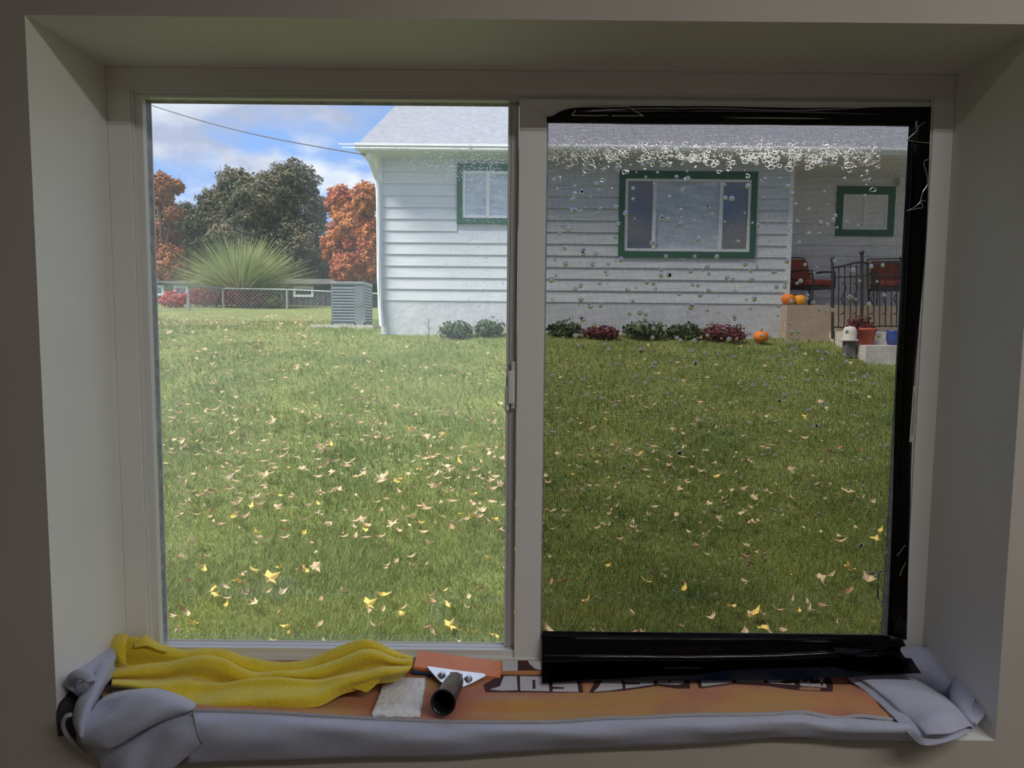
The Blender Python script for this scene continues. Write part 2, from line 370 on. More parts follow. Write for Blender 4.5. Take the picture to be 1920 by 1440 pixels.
# latch on the meeting stile
la = base('latch', W)
def pxbox(nm, x0, y0, x1, y1, Y0, Y1, mat, par, bev=.001):
    a = at(x0, y1, Y0); b = at(x1, y0, Y0)
    return MB().box((a.x, Y0, a.z), (b.x, Y1, b.z)).build(nm, mat, par, bevel=bev)
pxbox('keeper', 958, 678, 969, 766, 1.322, 1.334, M_VINYL, la)
pxbox('thumb_lever', 952, 696, 965, 758, 1.312, 1.322, M_VINYL, la, .003)
pxbox('lever_tab', 946, 726, 955, 772, 1.316, 1.330, M_VINYL, la, .004)
# insect screen outside the right half
YN = 1.380
scr = base('insect_screen', W)
SX0, SX1, SZ0, SZ1 = xl(990, YN), xl(1700, YN), zt(1350, 1215, YN), zt(1350, 215, YN)
MB().ring((SX0, SX1, SZ0, SZ1), (xl(1014, YN), xl(1686, YN), SZ0 + .02, SZ1 - .014), YN - .004, YN + .006).build('screen_frame', M_VINYL, scr)
V = []; Fq = []
pitch = .00225; w2 = .00030
def strip(a, b, c, d):
    n = len(V); V.extend([a, b, c, d]); Fq.append((n, n + 1, n + 2, n + 3))
x = SX0 + .01
while x < SX1 - .008:
    strip((x - w2, YN, SZ0), (x + w2, YN, SZ0), (x + w2, YN, SZ1), (x - w2, YN, SZ1)); x += pitch
z = SZ0 + .01
while z < SZ1 - .01:
    strip((SX0, YN + .0003, z - w2), (SX1, YN + .0003, z - w2), (SX1, YN + .0003, z + w2), (SX0, YN + .0003, z + w2)); z += pitch
o = obj('wire_mesh', mesh_np('wire_mesh', V, Fq), M_SCREEN, scr); o['kind'] = 'stuff'
tabp = [at(1660, 1070, YN - .008), at(1651, 1071, YN - .008), at(1647, 1076, YN - .008), at(1645, 1120, YN - .008), at(1649, 1126, YN - .008), at(1657, 1127, YN - .008)]
MB().tube(tabp, .0024, 6).build('pull_tab', M_VINYL, scr, True)
# warning label on the right jamb
YL = D2 - .0045
lab = base('warning_label', W)
q = [at(1705, 829, YL), at(1711, 829, YL), at(1717, 724, YL), at(1712.5, 724, YL)]
MB().hexa(q, [p + Vector((0, .0004, 0)) for p in q]).build('label_paper', M_LABEL, lab)
fc = bpy.data.curves.new('label_text', 'FONT'); fc.body = 'WARNING FOR ALL WINDOWS'; fc.size = .0056; fc.align_x = 'LEFT'; fc.materials.append(M_INK)
fo = bpy.data.objects.new('label_text', fc); COL.objects.link(fo); fo.parent = lab
a = at(1712.3, 816, YL - .0002); b = at(1717, 742, YL - .0002)
fo.location = a; ang = math.atan2(b.z - a.z, b.x - a.x)
fo.rotation_euler = (Matrix.Rotation(math.pi / 2, 3, 'X')).to_euler(); fo.rotation_euler = (math.pi / 2, -ang, 0)

# ---------------- LED bars on the ceiling
def led_bar(x0, x1, y, mat, label, grp):
    o = thing('led_light_bar', label, 'ceiling lamp', ((x0 + x1) / 2, y, CEIL), grp)
    L_ = x1 - x0
    MB().box((-L_ / 2, -.06, -.018), (L_ / 2, .06, 0)).build('housing', M_HOUSING, o)
    n = int(L_ / .014)
    for r in (-.042, .042):
        V = []; Fq = []
        for i in range(n):
            cx = -L_ / 2 + (i + .5) * L_ / n; k = len(V); s = .0042
            V.extend([(cx - s, r - s, -.0186), (cx + s, r - s, -.0186), (cx + s, r + s, -.0186), (cx - s, r + s, -.0186)])
            Fq.append((k, k + 3, k + 2, k + 1))
        obj('led_strip', mesh_np('led_strip', V, Fq), mat, o)['kind'] = 'stuff'
for x0, x1 in ((-1.06, -.275), (-.255, .97), (.99, 2.12)):
    led_bar(x0, x1, -1.62, M_LEDA, 'linear LED bar on the ceiling well behind the viewer, mirrored in the glass', 'LED bars of the rear ceiling row')
for x0, x1 in ((.35, 1.55), (1.57, 2.77)):
    led_bar(x0, x1, -.19, M_LEDB, 'linear LED bar on the ceiling just above the viewer', 'LED bars of the front ceiling row')
# ------------------------------------------------------------------ outside: lawn
def ground(x, y):
    """height of the lawn (numpy friendly)"""
    y = np.asarray(y, float); x = np.asarray(x, float)
    z = np.where(y < 12.2, -1.55 + .16 * (y - 3.3), -.126 + .048 * (y - 12.2))
    s = np.clip((y - 11.2) / 2.0, 0, 1)
    z = z + .03 * np.sin(x * .9 + 1) * np.sin(y * .7) + .015 * np.sin(x * 2.3 + y * 1.7)
    z = z - .55 * np.clip((x - 4.6) / 3.0, 0, 1) * np.clip((12.5 - y) / 3, 0, 1) * np.clip((y - 5) / 4, 0, 1)
    return ZC + z
xs = np.concatenate([np.linspace(-60, -14, 12), np.linspace(-12, 12, 81), np.linspace(14, 60, 12)])
ys = np.concatenate([np.linspace(1.42, 14, 85), np.linspace(15, 90, 40)])
gx, gy = np.meshgrid(xs, ys); gz = ground(gx, gy)
nx, ny = len(xs), len(ys)
V = np.stack([gx.ravel(), gy.ravel(), gz.ravel()], 1)
Fq = [(j * nx + i, j * nx + i + 1, (j + 1) * nx + i + 1, (j + 1) * nx + i) for j in range(ny - 1) for i in range(nx - 1)]
lawn = struct('lawn_ground', mesh_np('lawn_ground', V, Fq, True), M_SOIL)
lawn['label'] = 'sloping green lawn between the window and the white house'

def bulk_mesh(name, V, Fidx, nper, rnd=None):
    """fast mesh: V (n,3); Fidx list of (m,k) arrays with constant k"""
    me = bpy.data.meshes.new(name)
    V = np.asarray(V, np.float32); me.vertices.add(len(V)); me.vertices.foreach_set('co', V.ravel())
    loops = np.concatenate([f.ravel() for f in Fidx]).astype(np.int32)
    tot = np.concatenate([np.full(len(f), f.shape[1]) for f in Fidx]).astype(np.int32)
    st = np.concatenate([[0], np.cumsum(tot)[:-1]]).astype(np.int32)
    me.loops.add(len(loops)); me.loops.foreach_set('vertex_index', loops)
    me.polygons.add(len(tot)); me.polygons.foreach_set('loop_start', st)
    me.update(calc_edges=True); me.validate()
    if rnd is not None:
        a = me.attributes.new('rnd', 'FLOAT', 'POINT'); a.data.foreach_set('value', np.asarray(rnd, np.float32))
    return me
def blades(n, y0, y1, lmin, lmax):
    # even cover as the lawn recedes
    u = RNG.random(n); Y = 1 / (1 / y0 + u * (1 / y1 - 1 / y0))
    X = (RNG.random(n) * 2 - 1) * (Y * .80 + .6)
    keep = ~((Y > 12.05) & (X > -2.45))
    X, Y = X[keep], Y[keep]; n = len(X)
    Z = ground(X, Y)
    ln = (lmin + RNG.random(n) * (lmax - lmin)); wd = .0009 + .00030 * Y
    clump = .5 + .5 * np.sin(X * 3.1 + np.sin(Y * 2.7) * 2) * np.sin(Y * 3.7 + X)
    ln = ln * (.6 + .6 * clump)
    a = RNG.random(n) * 2 * np.pi; lean = .35 + RNG.random(n) * 1.0
    dx, dy = np.cos(a), np.sin(a); px, py = -dy, dx
    face = RNG.random(n) * np.pi; px, py = np.cos(face), np.sin(face) * .5
    P = np.stack([X, Y, Z - .005], 1); W_ = np.stack([px * wd, py * wd, np.zeros(n)], 1)
    d1 = np.stack([dx * np.sin(lean * .5), dy * np.sin(lean * .5), np.cos(lean * .5)], 1) * (ln * .55)[:, None]
    d2 = np.stack([dx * np.sin(lean * 1.3), dy * np.sin(lean * 1.3), np.cos(lean * 1.3)], 1) * (ln * .45)[:, None]
    v = np.stack([P - W_, P + W_, P + d1 + W_ * .8, P + d1 - W_ * .8, P + d1 + d2], 1).reshape(-1, 3)
    i = np.arange(n)[:, None] * 5
    r = np.repeat(np.clip(RNG.normal(.5, .22, n), 0, 1), 5)
    return v, [i + np.array([[0, 1, 2, 3]]), i + np.array([[3, 2, 4]])], r
v, f_, r = blades(400000, 2.6, 17.0, .05, .11)
gr = obj('grass', bulk_mesh('grass', v, f_, 5, r), M_GRASS); tag(gr, 'short green grass covering the sloping lawn', 'grass', kind='stuff')

# fallen leaves
def leaf_mesh(seed, lobes):
    rr = random.Random(seed); n = lobes * 2 + 1; pts = []
    for i in range(lobes * 2):
        a = math.pi * 2 * i / (lobes * 2); r = (1.0 if i % 2 == 0 else .55) * rr.uniform(.75, 1.1)
        x, y = r * math.cos(a), r * math.sin(a)
        pts.append((x, y, .55 * rr.uniform(.2, 1) * x * x + rr.uniform(-.15, .25)))
    pts.append((0, 0, -.05))
    k = len(pts) - 1
    pts += [(-.05, -.5, 0), (.05, -.5, 0), (0, -1.5, .3)]
    f = [(i, (i + 1) % k, k) for i in range(k)] + [(k + 1, k + 2, k + 3)]
    return [Vector(p) for p in pts], f
def curl_mesh(seed):
    rr = random.Random(seed + 50); pts = []; f = []; n = 5; tw_ = rr.uniform(-.8, .8); cu = rr.uniform(.2, .9); wd = rr.uniform(.22, .42)
    for i in range(n):
        t = i / (n - 1) * 2 - 1; w = wd * max(.06, 1 - abs(t) ** 1.7) * rr.uniform(.75, 1.2); a = tw_ * t; z = cu * t * t
        pts += [(t, -w * math.cos(a), z + w * .7 + w * math.sin(a)), (t, 0, z - .05), (t, w * math.cos(a), z + w * .7 - w * math.sin(a))]
    for i in range(n - 1):
        k = i * 3; f += [(k, k + 1, k + 4, k + 3), (k + 1, k + 2, k + 5, k + 4)]
    return [Vector(p) for p in pts], f
LV = []
for s in range(9):
    v, f = curl_mesh(s) if s not in (2, 5) else leaf_mesh(s, 5)
    mat = [M_LEAFTAN, M_LEAFTAN, M_LEAFYEL, M_LEAFTAN, M_LEAFBRN, M_LEAFTAN, M_LEAFYEL, M_LEAFTAN, M_LEAFBRN][s]
    me = mesh_np('fallen_leaf', v, f); me.materials.append(mat); LV.append((me, v, f, mat))
def leaf_spot(y0, y1, xlo=None, xhi=None):
    Y = 1 / (1 / y0 + random.random() * (1 / y1 - 1 / y0)); lim = Y * .56
    X = random.uniform(-lim, lim * .98)
    return X, Y
nl = 0
while nl < 297:
    X, Y = leaf_spot(3.1, 7.0)
    if X > 0 and random.random() < .35: continue
    me, v, f, mat = LV[random.randrange(9)]; tone = 'tan' if mat is M_LEAFTAN else 'yellow' if mat is M_LEAFYEL else 'brown'; side = 'clear left pane' if X < 0 else 'screened right pane'
    o = bpy.data.objects.new('fallen_leaf', me); COL.objects.link(o)
    s = random.uniform(.028, .05) * (1 if Y < 5 else 1.2)
    o.location = (X, Y, float(ground(X, Y)) + .075 + random.uniform(-.005, .02)); o.scale = (s * random.uniform(.5, 1), s, s)
    o.rotation_euler = (random.uniform(-.7, .7), random.uniform(-.7, .7), random.uniform(0, 6.28))
    tag(o, f'dry curled {tone} leaf on the near lawn seen through the {side}', 'leaf', f'{tone} leaves on the near lawn, {side}'); nl += 1
for (px, py, s, mt, lb) in ((505, 1083, .062, M_LEAFYEL, 'largest golden yellow maple leaf low on the lawn, left half of the window'),
                            (690, 1132, .05, M_LEAFYEL, 'orange-yellow star-shaped leaf on the lawn above the white square pad'),
                            (1400, 1047, .045, M_LEAFBRN, 'orange-brown maple leaf on the lawn behind the insect screen')):
    d = ray(px, py)
    t = 3.0
    for _ in range(400):
        p = Vector((0, 0, ZC)) + d * t
        if p.z < float(ground(p.x, p.y)) + .07: break
        t += .02
    v, f = leaf_mesh(2, 5); me = mesh_np('maple_leaf', v, f); o = obj('maple_leaf', me, mt)
    o.location = p; o.scale = (s, s, s); o.rotation_euler = (.5, .15, 1.0); tag(o, lb, 'leaf')
V = []; Fq = []
Vy = []; Fy = []
for i in range(3000):
    Y = 1 / (1 / 4.2 + random.random() ** .75 * (1 / 26. - 1 / 4.2)); X = random.uniform(-Y * .62, Y * .52)
    if i % 9 == 0: X = random.choice((-1, 1)) * random.uniform(.55, .95) * Y
    if i < 700: Y = random.uniform(9, 20); X = -Y * random.uniform(.28, .56)
    if Y > 12.0 and X > -2.5: continue
    if X > 0 and random.random() < .4: continue
    me, v, f, mat = LV[random.randrange(9)]
    s = random.uniform(.03, .05); R = Matrix.Rotation(random.uniform(0, 6.28), 3, 'Z') @ Matrix.Rotation(random.uniform(-.7, .7), 3, 'X')
    c = Vector((X, Y, float(ground(X, Y)) + .085)); k = len(V)
    V += [c + (R @ p) * s for p in v]; Fq += [tuple(j + k for j in q) for q in f]
o = obj('leaf_litter', mesh_np('leaf_litter', V, Fq), M_LEAFTAN); tag(o, 'pale dry leaves strewn over the far part of the lawn', 'leaves', kind='stuff')

# ------------------------------------------------------------------ the white neighbour house
HY = 12.2
hx = lambda px: X_at(px, 600, HY)
HX0, HX1 = hx(714), hx(1475)
zg = ZC - .13
H = thing('neighbor_house', 'white sided house with green window casings and grey shingled gable roof across the lawn', 'house', (0, HY, zg))
def hmb(): return MB((0, HY, zg))
z_sid0 = Z_at(720, 563, HY); EXPO = .2
z_eave = Z_at(720, 287, HY)
MB((0, HY, zg)).box((HX0, HY + .02, zg - .6), (HX1, HY + 6, z_eave + .15)).build('wall_core', M_SIDING, H)
hmb().box((HX0 + .03, HY - .012, zg - .7), (HX1 - .02, HY + .02, z_sid0 + .01)).build('foundation', M_FOUND, H)
wins = [(857, 973, 308, 420), (1160, 1417, 322, 483)]
WR = [(X_at(a, (c + d) / 2, HY), X_at(b, (c + d) / 2, HY), Z_at((a + b) / 2, d, HY), Z_at((a + b) / 2, c, HY)) for a, b, c, d in wins]
k = 0; z = z_sid0
while z < z_eave - .03:
    zt_ = min(z + EXPO, z_eave)
    segs = [(HX0, HX1)]
    for (a, b, c, d) in WR:
        if c < z + EXPO * .75 and d > z + EXPO * .25:
            segs = [s for (p, q) in segs for s in ((p, min(q, a)), (max(p, b), q)) if s[1] - s[0] > .02]
    for (p, q) in segs:
        m = hmb(); y0 = HY
        m.hexa([(p, y0 - .026, z), (q, y0 - .026, z), (q, y0 + .02, z), (p, y0 + .02, z)], [(p, y0 - .002, zt_ + .012), (q, y0 - .002, zt_ + .012), (q, y0 + .02, zt_ + .012), (p, y0 + .02, zt_ + .012)])
        m.build('siding_board', M_SIDING, H)
    z += EXPO; k += 1
hmb().box((HX0 - .03, HY - .035, z_sid0 - .01), (HX0 + .045, HY + .05, z_eave)).build('corner_trim', M_GUTTER, H)
hmb().box((HX1 - .06, HY - .035, z_sid0 - .01), (HX1 + .02, HY + .05, z_eave)).build('corner_trim', M_GUTTER, H)
# windows
def house_window(rect, name, splits, Y, casing, panes, org):
    o = base(name, H); o.location = (0, 0, 0)
    x0, x1, z0, z1 = rect
    mbh = lambda: MB(org)
    mbh().ring(rect, (x0 + casing, x1 - casing, z0 + casing, z1 - casing * 1.25), Y - .05, Y + .03).build('casing', M_GREENTRIM, o)
    xi0, xi1, zi0, zi1 = x0 + casing, x1 - casing, z0 + casing, z1 - casing * 1.25
    fw = .05
    mbh().ring((xi0, xi1, zi0, zi1), (xi0 + fw, xi1 - fw, zi0 + fw, zi1 - fw), Y - .03, Y + .02).build('sash_frame', M_WFRAME, o)
    ed = [xi0 + fw] + [xi0 + s * (xi1 - xi0) for s in splits] + [xi1 - fw]
    for s in ed[1:-1]: mbh().box((s - .03, Y - .034, zi0 + fw), (s + .03, Y + .02, zi1 - fw)).build('mullion', M_WFRAME, o)
    for i in range(len(ed) - 1):
        a = ed[i] + (.03 if i else 0); b = ed[i + 1] - (.03 if i < len(ed) - 2 else 0)
        mbh().box((a, Y + .0, zi0 + fw), (b, Y + .015, zi1 - fw)).build('pane', panes[i], o)
house_window(WR[0], 'double_window', [.5], HY, .095, [M_CURTAIN, M_CURTAIN], (0, HY, zg))
house_window(WR[1], 'picture_window', [.235, .765], HY, .10, [M_HGLASS, M_CURTAIN, M_HGLASS], (0, HY, zg))
# hip roof, soffit, gutter
EX0 = X_at(672, 275, HY - .45); EX1 = 11.0; EY0 = HY - .45; EY1 = HY + 7.2
ze = Z_at(760, 269, HY - .45); pit = .47
half = (EY1 - EY0) / 2; zr = ze + pit * half
m = hmb(); m.add([(EX0, EY0, ze), (EX1, EY0, ze), (EX1, EY1, ze), (EX0, EY1, ze), (EX0, EY0 + half, zr), (EX1, EY0 + half, zr)],
                 [(0, 1, 5, 4), (3, 4, 5, 2), (0, 4, 3), (0, 3, 2, 1), (1, 2, 5)]); m.build('gable_roof', M_SHINGLE, H)
hmb().box((EX0, EY0, ze - .13), (EX1, EY1, ze - .005)).build('soffit', M_GUTTER, H)
m = hmb(); m.add([], [])
gp = [(0, -.02), (0, -.13), (-.07, -.13), (-.115, -.06), (-.115, -.02), (-.095, -.02), (-.095, -.055), (-.06, -.11), (-.02, -.11), (-.02, -.02)]
vs = []; fs = []
for X in (EX0 - .04, EX1):
    vs += [(X, EY0 + a, ze + b) for a, b in gp]
n = len(gp)
fs = [(i, (i + 1) % n, n + (i + 1) % n, n + i) for i in range(n)] + [tuple(range(n - 1, -1, -1)), tuple(range(n, 2 * n))]
m.add(vs, fs); m.build('gutter', M_GUTTER, H)
# downspout at the left corner
pth = [at(691, 287, HY - .45), at(692, 296, HY - .42), at(707, 335, HY - .08), at(709, 360, HY - .06), at(711, 520, HY - .06), at(713, 575, HY - .06), at(716, 612, HY - .08)]
hmb().tube(pth, .042, 8).build('downspout', M_GUTTER, H)
hmb().tube([at(707, 336, HY - .09), at(709, 315, HY - .1), at(713, 300, HY - .05)], .014, 6).build('spout_strap', M_GUTTER, H)
# recessed porch at the right
PY = 13.5
PX0, PX1 = HX1, 11.0
hmb().box((PX0 - .05, PY, zg - .3), (PX1, PY + .2, ze)).build('porch_wall_core', M_SIDING2, H)
zp = Z_at(1500, 572, HY - .2)
z = zp
while z < ze - .1:
    m = hmb(); m.hexa([(PX0, PY - .026, z), (PX1, PY - .026, z), (PX1, PY + .01, z), (PX0, PY + .01, z)], [(PX0, PY - .002, z + EXPO), (PX1, PY - .002, z + EXPO), (PX1, PY + .01, z + EXPO), (PX0, PY + .01, z + EXPO)])
    m.build('siding_board', M_SIDING2, H); z += EXPO
WP = (X_at(1567, 396, PY), X_at(1675, 396, PY), Z_at(1620, 443, PY), Z_at(1620, 350, PY))
house_window(WP, 'porch_window', [.5], PY, .12, [M_HGLASS, M_HGLASS], (0, HY, zg))
hmb().box((X_at(1685, 320, PY - .1) , PY - .16, Z_at(1690, 350, PY)), (X_at(1694, 320, PY - .1), PY - .05, Z_at(1690, 290, PY))).build('porch_lamp', M_GUTTER, H)
hmb().box((HX1 - .1, HY - .25, zg - .7), (PX1, PY, zp)).build('porch_slab', M_TAN, H)
st0, st1 = X_at(1600, 650, 11.0), 9.5
hmb().box((st0, 10.6, zg - .9), (st1, 11.3, ZC - .23)).build('porch_step', M_CONC, H)
hmb().box((st0 + .05, 11.3, zg - .9), (st1, HY - .25, ZC - .02)).build('porch_step', M_CONC, H)

# ---------------- porch furniture and plants
def put_pumpkin(px, Y, r, mat, label, z):
    c = at(px, 560, Y)
    o = thing('pumpkin', label, 'pumpkin', (c.x, Y, z))
    V = []; Fq = []; nu, nv = 24, 10
    for j in range(nv + 1):
        th = math.pi * j / nv
        for i in range(nu):
            a = 2 * math.pi * i / nu; R = r * math.sin(th) * (1 - .09 * abs(math.sin(a * 4)))
            V.append((R * math.cos(a), R * math.sin(a), r * .82 + r * .82 * math.cos(th) * (1 - .12 * math.exp(-(math.sin(th) * 3) ** 2))))
    for j in range(nv):
        for i in range(nu): Fq.append((j * nu + i, (j + 1) * nu + i, (j + 1) * nu + (i + 1) % nu, j * nu + (i + 1) % nu))
    obj('flesh', mesh_np('flesh', V, Fq, True), mat, o)
    MB().tube([(0, 0, r * 1.45), (0, 0, r * 1.75), (r * .15, 0, r * 1.9)], [r * .12, r * .08, r * .06], 6).build('stem', M_STEM, o)
put_pumpkin(1478, HY - .02, .125, M_PUMP, 'deep orange pumpkin at the white house corner on the porch edge', zp)
put_pumpkin(1500, HY - .05, .115, M_PUMP2, 'lighter orange pumpkin right of the deep orange one, under the porch chair', zp)
gb = 11.7; zb = float(ground(X_at(1430, 620, gb), gb))
put_pumpkin(1430, gb, .13, M_PUMP, 'small orange pumpkin on the ground beside the maroon shrubs', zb + .02)

def patio_chair(px, Y, rz, label):
    c = at(px, 560, Y); o = thing('patio_chair', label, 'chair', (c.x, Y, zp), 'patio chairs on the porch'); o.rotation_euler.z = rz
    MB().box((-.27, -.27, .36), (.27, .27, .48)).build('seat_cushion', M_RUST, o, bevel=.04)
    MB().hexa([(-.26, .18, .48), (.26, .18, .48), (.26, .30, .48), (-.26, .30, .48)], [(-.25, .30, .88), (.25, .30, .88), (.25, .40, .88), (-.25, .40, .88)]).build('back_cushion', M_RUST, o, bevel=.04)
    for sx in (-1, 1):
        for sy in (-1, 1): MB().tube([(sx * .29, sy * .26, 0), (sx * .28, sy * .25, .36)], .016, 6).build('leg', M_IRON, o)
        MB().tube([(sx * .30, .34, .62), (sx * .31, 0, .64), (sx * .31, -.25, .62), (sx * .29, -.27, .36)], .018, 6).build('armrest', M_IRON, o)
    MB().box((-.28, -.28, .31), (.28, .28, .36)).build('seat_frame', M_IRON, o)
    MB().tube([(-.29, .32, .36), (-.29, .42, .92), (.29, .42, .92), (.29, .32, .36)], .016, 6).build('back_frame', M_IRON, o)
patio_chair(1520, HY + .55, .5, 'black iron patio chair with rust cushions behind the pumpkins')
patio_chair(1668, HY + .6, -.2, 'black iron patio chair with rust cushions at the right edge behind the railing')
# iron railing
rl = thing('iron_railing', 'black wrought-iron railing along the porch steps', 'railing', (X_at(1560, 600, 11.75), 11.75, zp - .4))
ro = Vector(rl.location); RYY = 11.75
def rp(px, py): return at(px, py, RYY) - ro
top = [rp(1560, 502), rp(1580, 499), rp(1600, 493), rp(1616, 492), rp(1640, 496), rp(1660, 491), rp(1682, 494), rp(1700, 497)]
MB().tube(top, .022, 6).build('handrail', M_IRON, rl)
bot = [rp(1558, 613), rp(1600, 615), rp(1650, 611), rp(1700, 612)]
MB().tube(bot, .016, 6).build('bottom_rail', M_IRON, rl)
mid = [rp(1560, 520), rp(1620, 517), rp(1700, 515)]
MB().tube(mid, .013, 6).build('middle_rail', M_IRON, rl)
for px_, y0_, y1_ in ((1561, 488, 635), (1616, 476, 640), (1690, 486, 640)):
    MB().tube([rp(px_, y1_), rp(px_, y0_)], .024, 6).build('post', M_IRON, rl)
    MB().lathe([(.0, .07), (.03, .05), (.04, .02), (.03, -.01), (0, -.02)], rp(px_, y0_), (0, 0, 1), 10).build('finial', M_IRON, rl, True)
for i, px_ in enumerate((1572, 1583, 1594, 1605, 1627, 1638, 1649, 1660, 1671, 1681)):
    MB().tube([rp(px_, 614), rp(px_ + 1, 497)], .010, 5).build('baluster', M_IRON, rl)
for px_ in (1577, 1599, 1632, 1655, 1676):
    c = rp(px_, 560); pts = [c + Vector((.07 * math.sin(a) * (1 if a < math.pi else -1), 0, .26 * math.cos(a / 2) )) for a in np.linspace(0, 2 * math.pi, 15)]
    MB().tube(pts, .010, 5).build('scroll', M_IRON, rl)
# stone pedestal with a planter, pots
pd = at(1590, 690, 10.9); pdz = float(ground(pd.x, 10.9)); pdx = pd.x
o = thing('stone_pedestal', 'grey stone planter pedestal at the foot of the porch steps', 'planter', (pdx, 10.9, pdz))
ztop = Z_at(1590, 640, 10.9) - pdz
MB().box((-.075, -.075, 0), (.075, .075, ztop)).build('column', M_POTGREY, o, bevel=.01)
MB().lathe([(.0, ztop), (.13, ztop), (.13, ztop + .03), (.10, ztop + .05), (.11, ztop + .14), (.08, ztop + .22), (.0, ztop + .24)], (0, 0, 0), (0, 0, 1), 16).build('cap', M_CONC, o, True)

def foliage(n, blobs, size, seed, shell=.55):
    """leaf quads spread in the outer shell of some ellipsoids -> verts, faces, rnd"""
    g = np.random.default_rng(seed)
    w = np.array([b[3] * b[4] + b[4] * b[5] + b[3] * b[5] for b in blobs]); cnt = (w / w.sum() * n).astype(int)
    P = []; ND = []
    for b, c in zip(blobs, cnt):
        d = g.normal(size=(c, 3)); d /= np.linalg.norm(d, axis=1)[:, None]
        r = shell + (1 - shell) * g.random(c) ** .6
        lump = 1 + .16 * np.sin(d[:, 0] * 7 + b[0] * 3) * np.sin(d[:, 2] * 8 + b[2]) + .08 * np.sin(d[:, 1] * 13 + d[:, 2] * 11)
        P.append(np.array(b[:3]) + d * (r * lump)[:, None] * np.array(b[3:6])); ND.append(d)
    P = np.concatenate(P); ND = np.concatenate(ND); n = len(P)
    nrm = ND + g.normal(size=(n, 3)) * .55 + np.array([0, 0, .35]); nrm /= np.linalg.norm(nrm, axis=1)[:, None]
    u = np.cross(nrm, g.normal(size=(n, 3))); u /= np.linalg.norm(u, axis=1)[:, None]; v = np.cross(nrm, u)
    s = size * (.55 + .9 * g.random(n))[:, None]
    V = np.stack([P - u * s, P + v * s * .55, P + u * s, P - v * s * .55], 1).reshape(-1, 3)
    i = np.arange(n)[:, None] * 4
    return V, [i + np.array([[0, 1, 2, 3]])], np.repeat(g.random(n), 4)
def shrub(px, Y, rx, rz, mat, name, label, n=700, size=.035, grp=None, z=None, seed=1, cat='shrub'):
    x = X_at(px, 615, Y); zg_ = float(ground(x, Y)) if z is None else z
    o = thing(name, label, cat, (x, Y, zg_), grp)
    blobs = [(0, 0, rz * .9, rx, rx * .9, rz), (rx * .4, -.05, rz * .75, rx * .6, rx * .6, rz * .75), (-rx * .45, .02, rz * .8, rx * .55, rx * .6, rz * .8)]
    V, F_, r = foliage(n, blobs, size, seed, .3)
    obj('foliage', bulk_mesh('foliage', V, F_, 4, r), mat, o)
    m = MB()
    for a in range(5): m.tube([(0.02 * math.cos(a), .02 * math.sin(a), -.05), (rx * .5 * math.cos(a * 1.3), rx * .4 * math.sin(a * 1.3), rz * .9)], [.012, .006], 5)
    m.build('stems', M_BARK, o)
SB = 11.85
shrub(855, SB, .31, .16, M_BOX, 'round_shrub', 'round green shrub left of the mullion, first by the house wall', seed=1)
shrub(918, SB, .27, .17, M_BOX, 'round_shrub', 'round green shrub by the house wall just left of the mullion', seed=2)
shrub(1058, SB, .30, .15, M_BOX, 'round_shrub', 'dark green shrub by the house wall just right of the mullion', seed=3)
shrub(1127, SB - .05, .32, .12, M_BARB, 'barberry_shrub', 'low maroon shrub between two dark green ones by the house wall', seed=4)
shrub(1210, SB, .38, .17, M_BOX, 'round_shrub', 'widest dark green shrub below the picture window', seed=5)
shrub(1283, SB, .33, .15, M_BOX, 'round_shrub', 'dark green shrub directly left of the large maroon one', seed=6)
shrub(1357, SB - .05, .40, .17, M_BARB, 'barberry_shrub', 'large maroon shrub at the right end of the wall bed', seed=7)
shrub(1610, 11.2, .22, .2, M_BARB, 'potted_shrub', 'maroon plant above the terracotta pot by the porch steps', n=500, z=Z_at(1625, 622, 11.2) - .1, seed=8)
o = thing('terracotta_pot', 'red terracotta pot on the pale porch step', 'pot', (X_at(1625, 620, 11.1), 11.1, ZC - .23))
MB().lathe([(0, 0), (.10, 0), (.14, .22), (.155, .22), (.155, .27), (.12, .27), (.11, .2), (0, .2)], (0, 0, 0), (0, 0, 1), 16).build('vessel', M_TERRA, o, True)
o = thing('blue_pot', 'small blue glazed pot on the step at the right edge of the screen', 'pot', (X_at(1676, 620, 11.0), 11.0, ZC - .23))
MB().lathe([(0, 0), (.08, 0), (.11, .1), (.10, .2), (.12, .24), (.09, .24), (.08, .1), (0, .05)], (0, 0, 0), (0, 0, 1), 16).build('vessel', M_BLUETHING, o, True)
# small weed at the foundation
o = thing('bare_weed', 'thin bare weed standing against the white foundation', 'plant', (X_at(803, 620, 11.9), 11.9, float(ground(X_at(803, 620, 11.9), 11.9))))
m = MB(); m.tube([(0, 0, 0), (.01, 0, .15), (0, 0, .33)], .006, 5); m.tube([(.01, 0, .15), (-.05, 0, .26)], .004, 5); m.tube([(.0, 0, .1), (.06, 0, .2)], .004, 5); m.tube([(0, 0, .05), (-.07, 0, .1)], .004, 5)
m.build('stem', M_BARK, o)

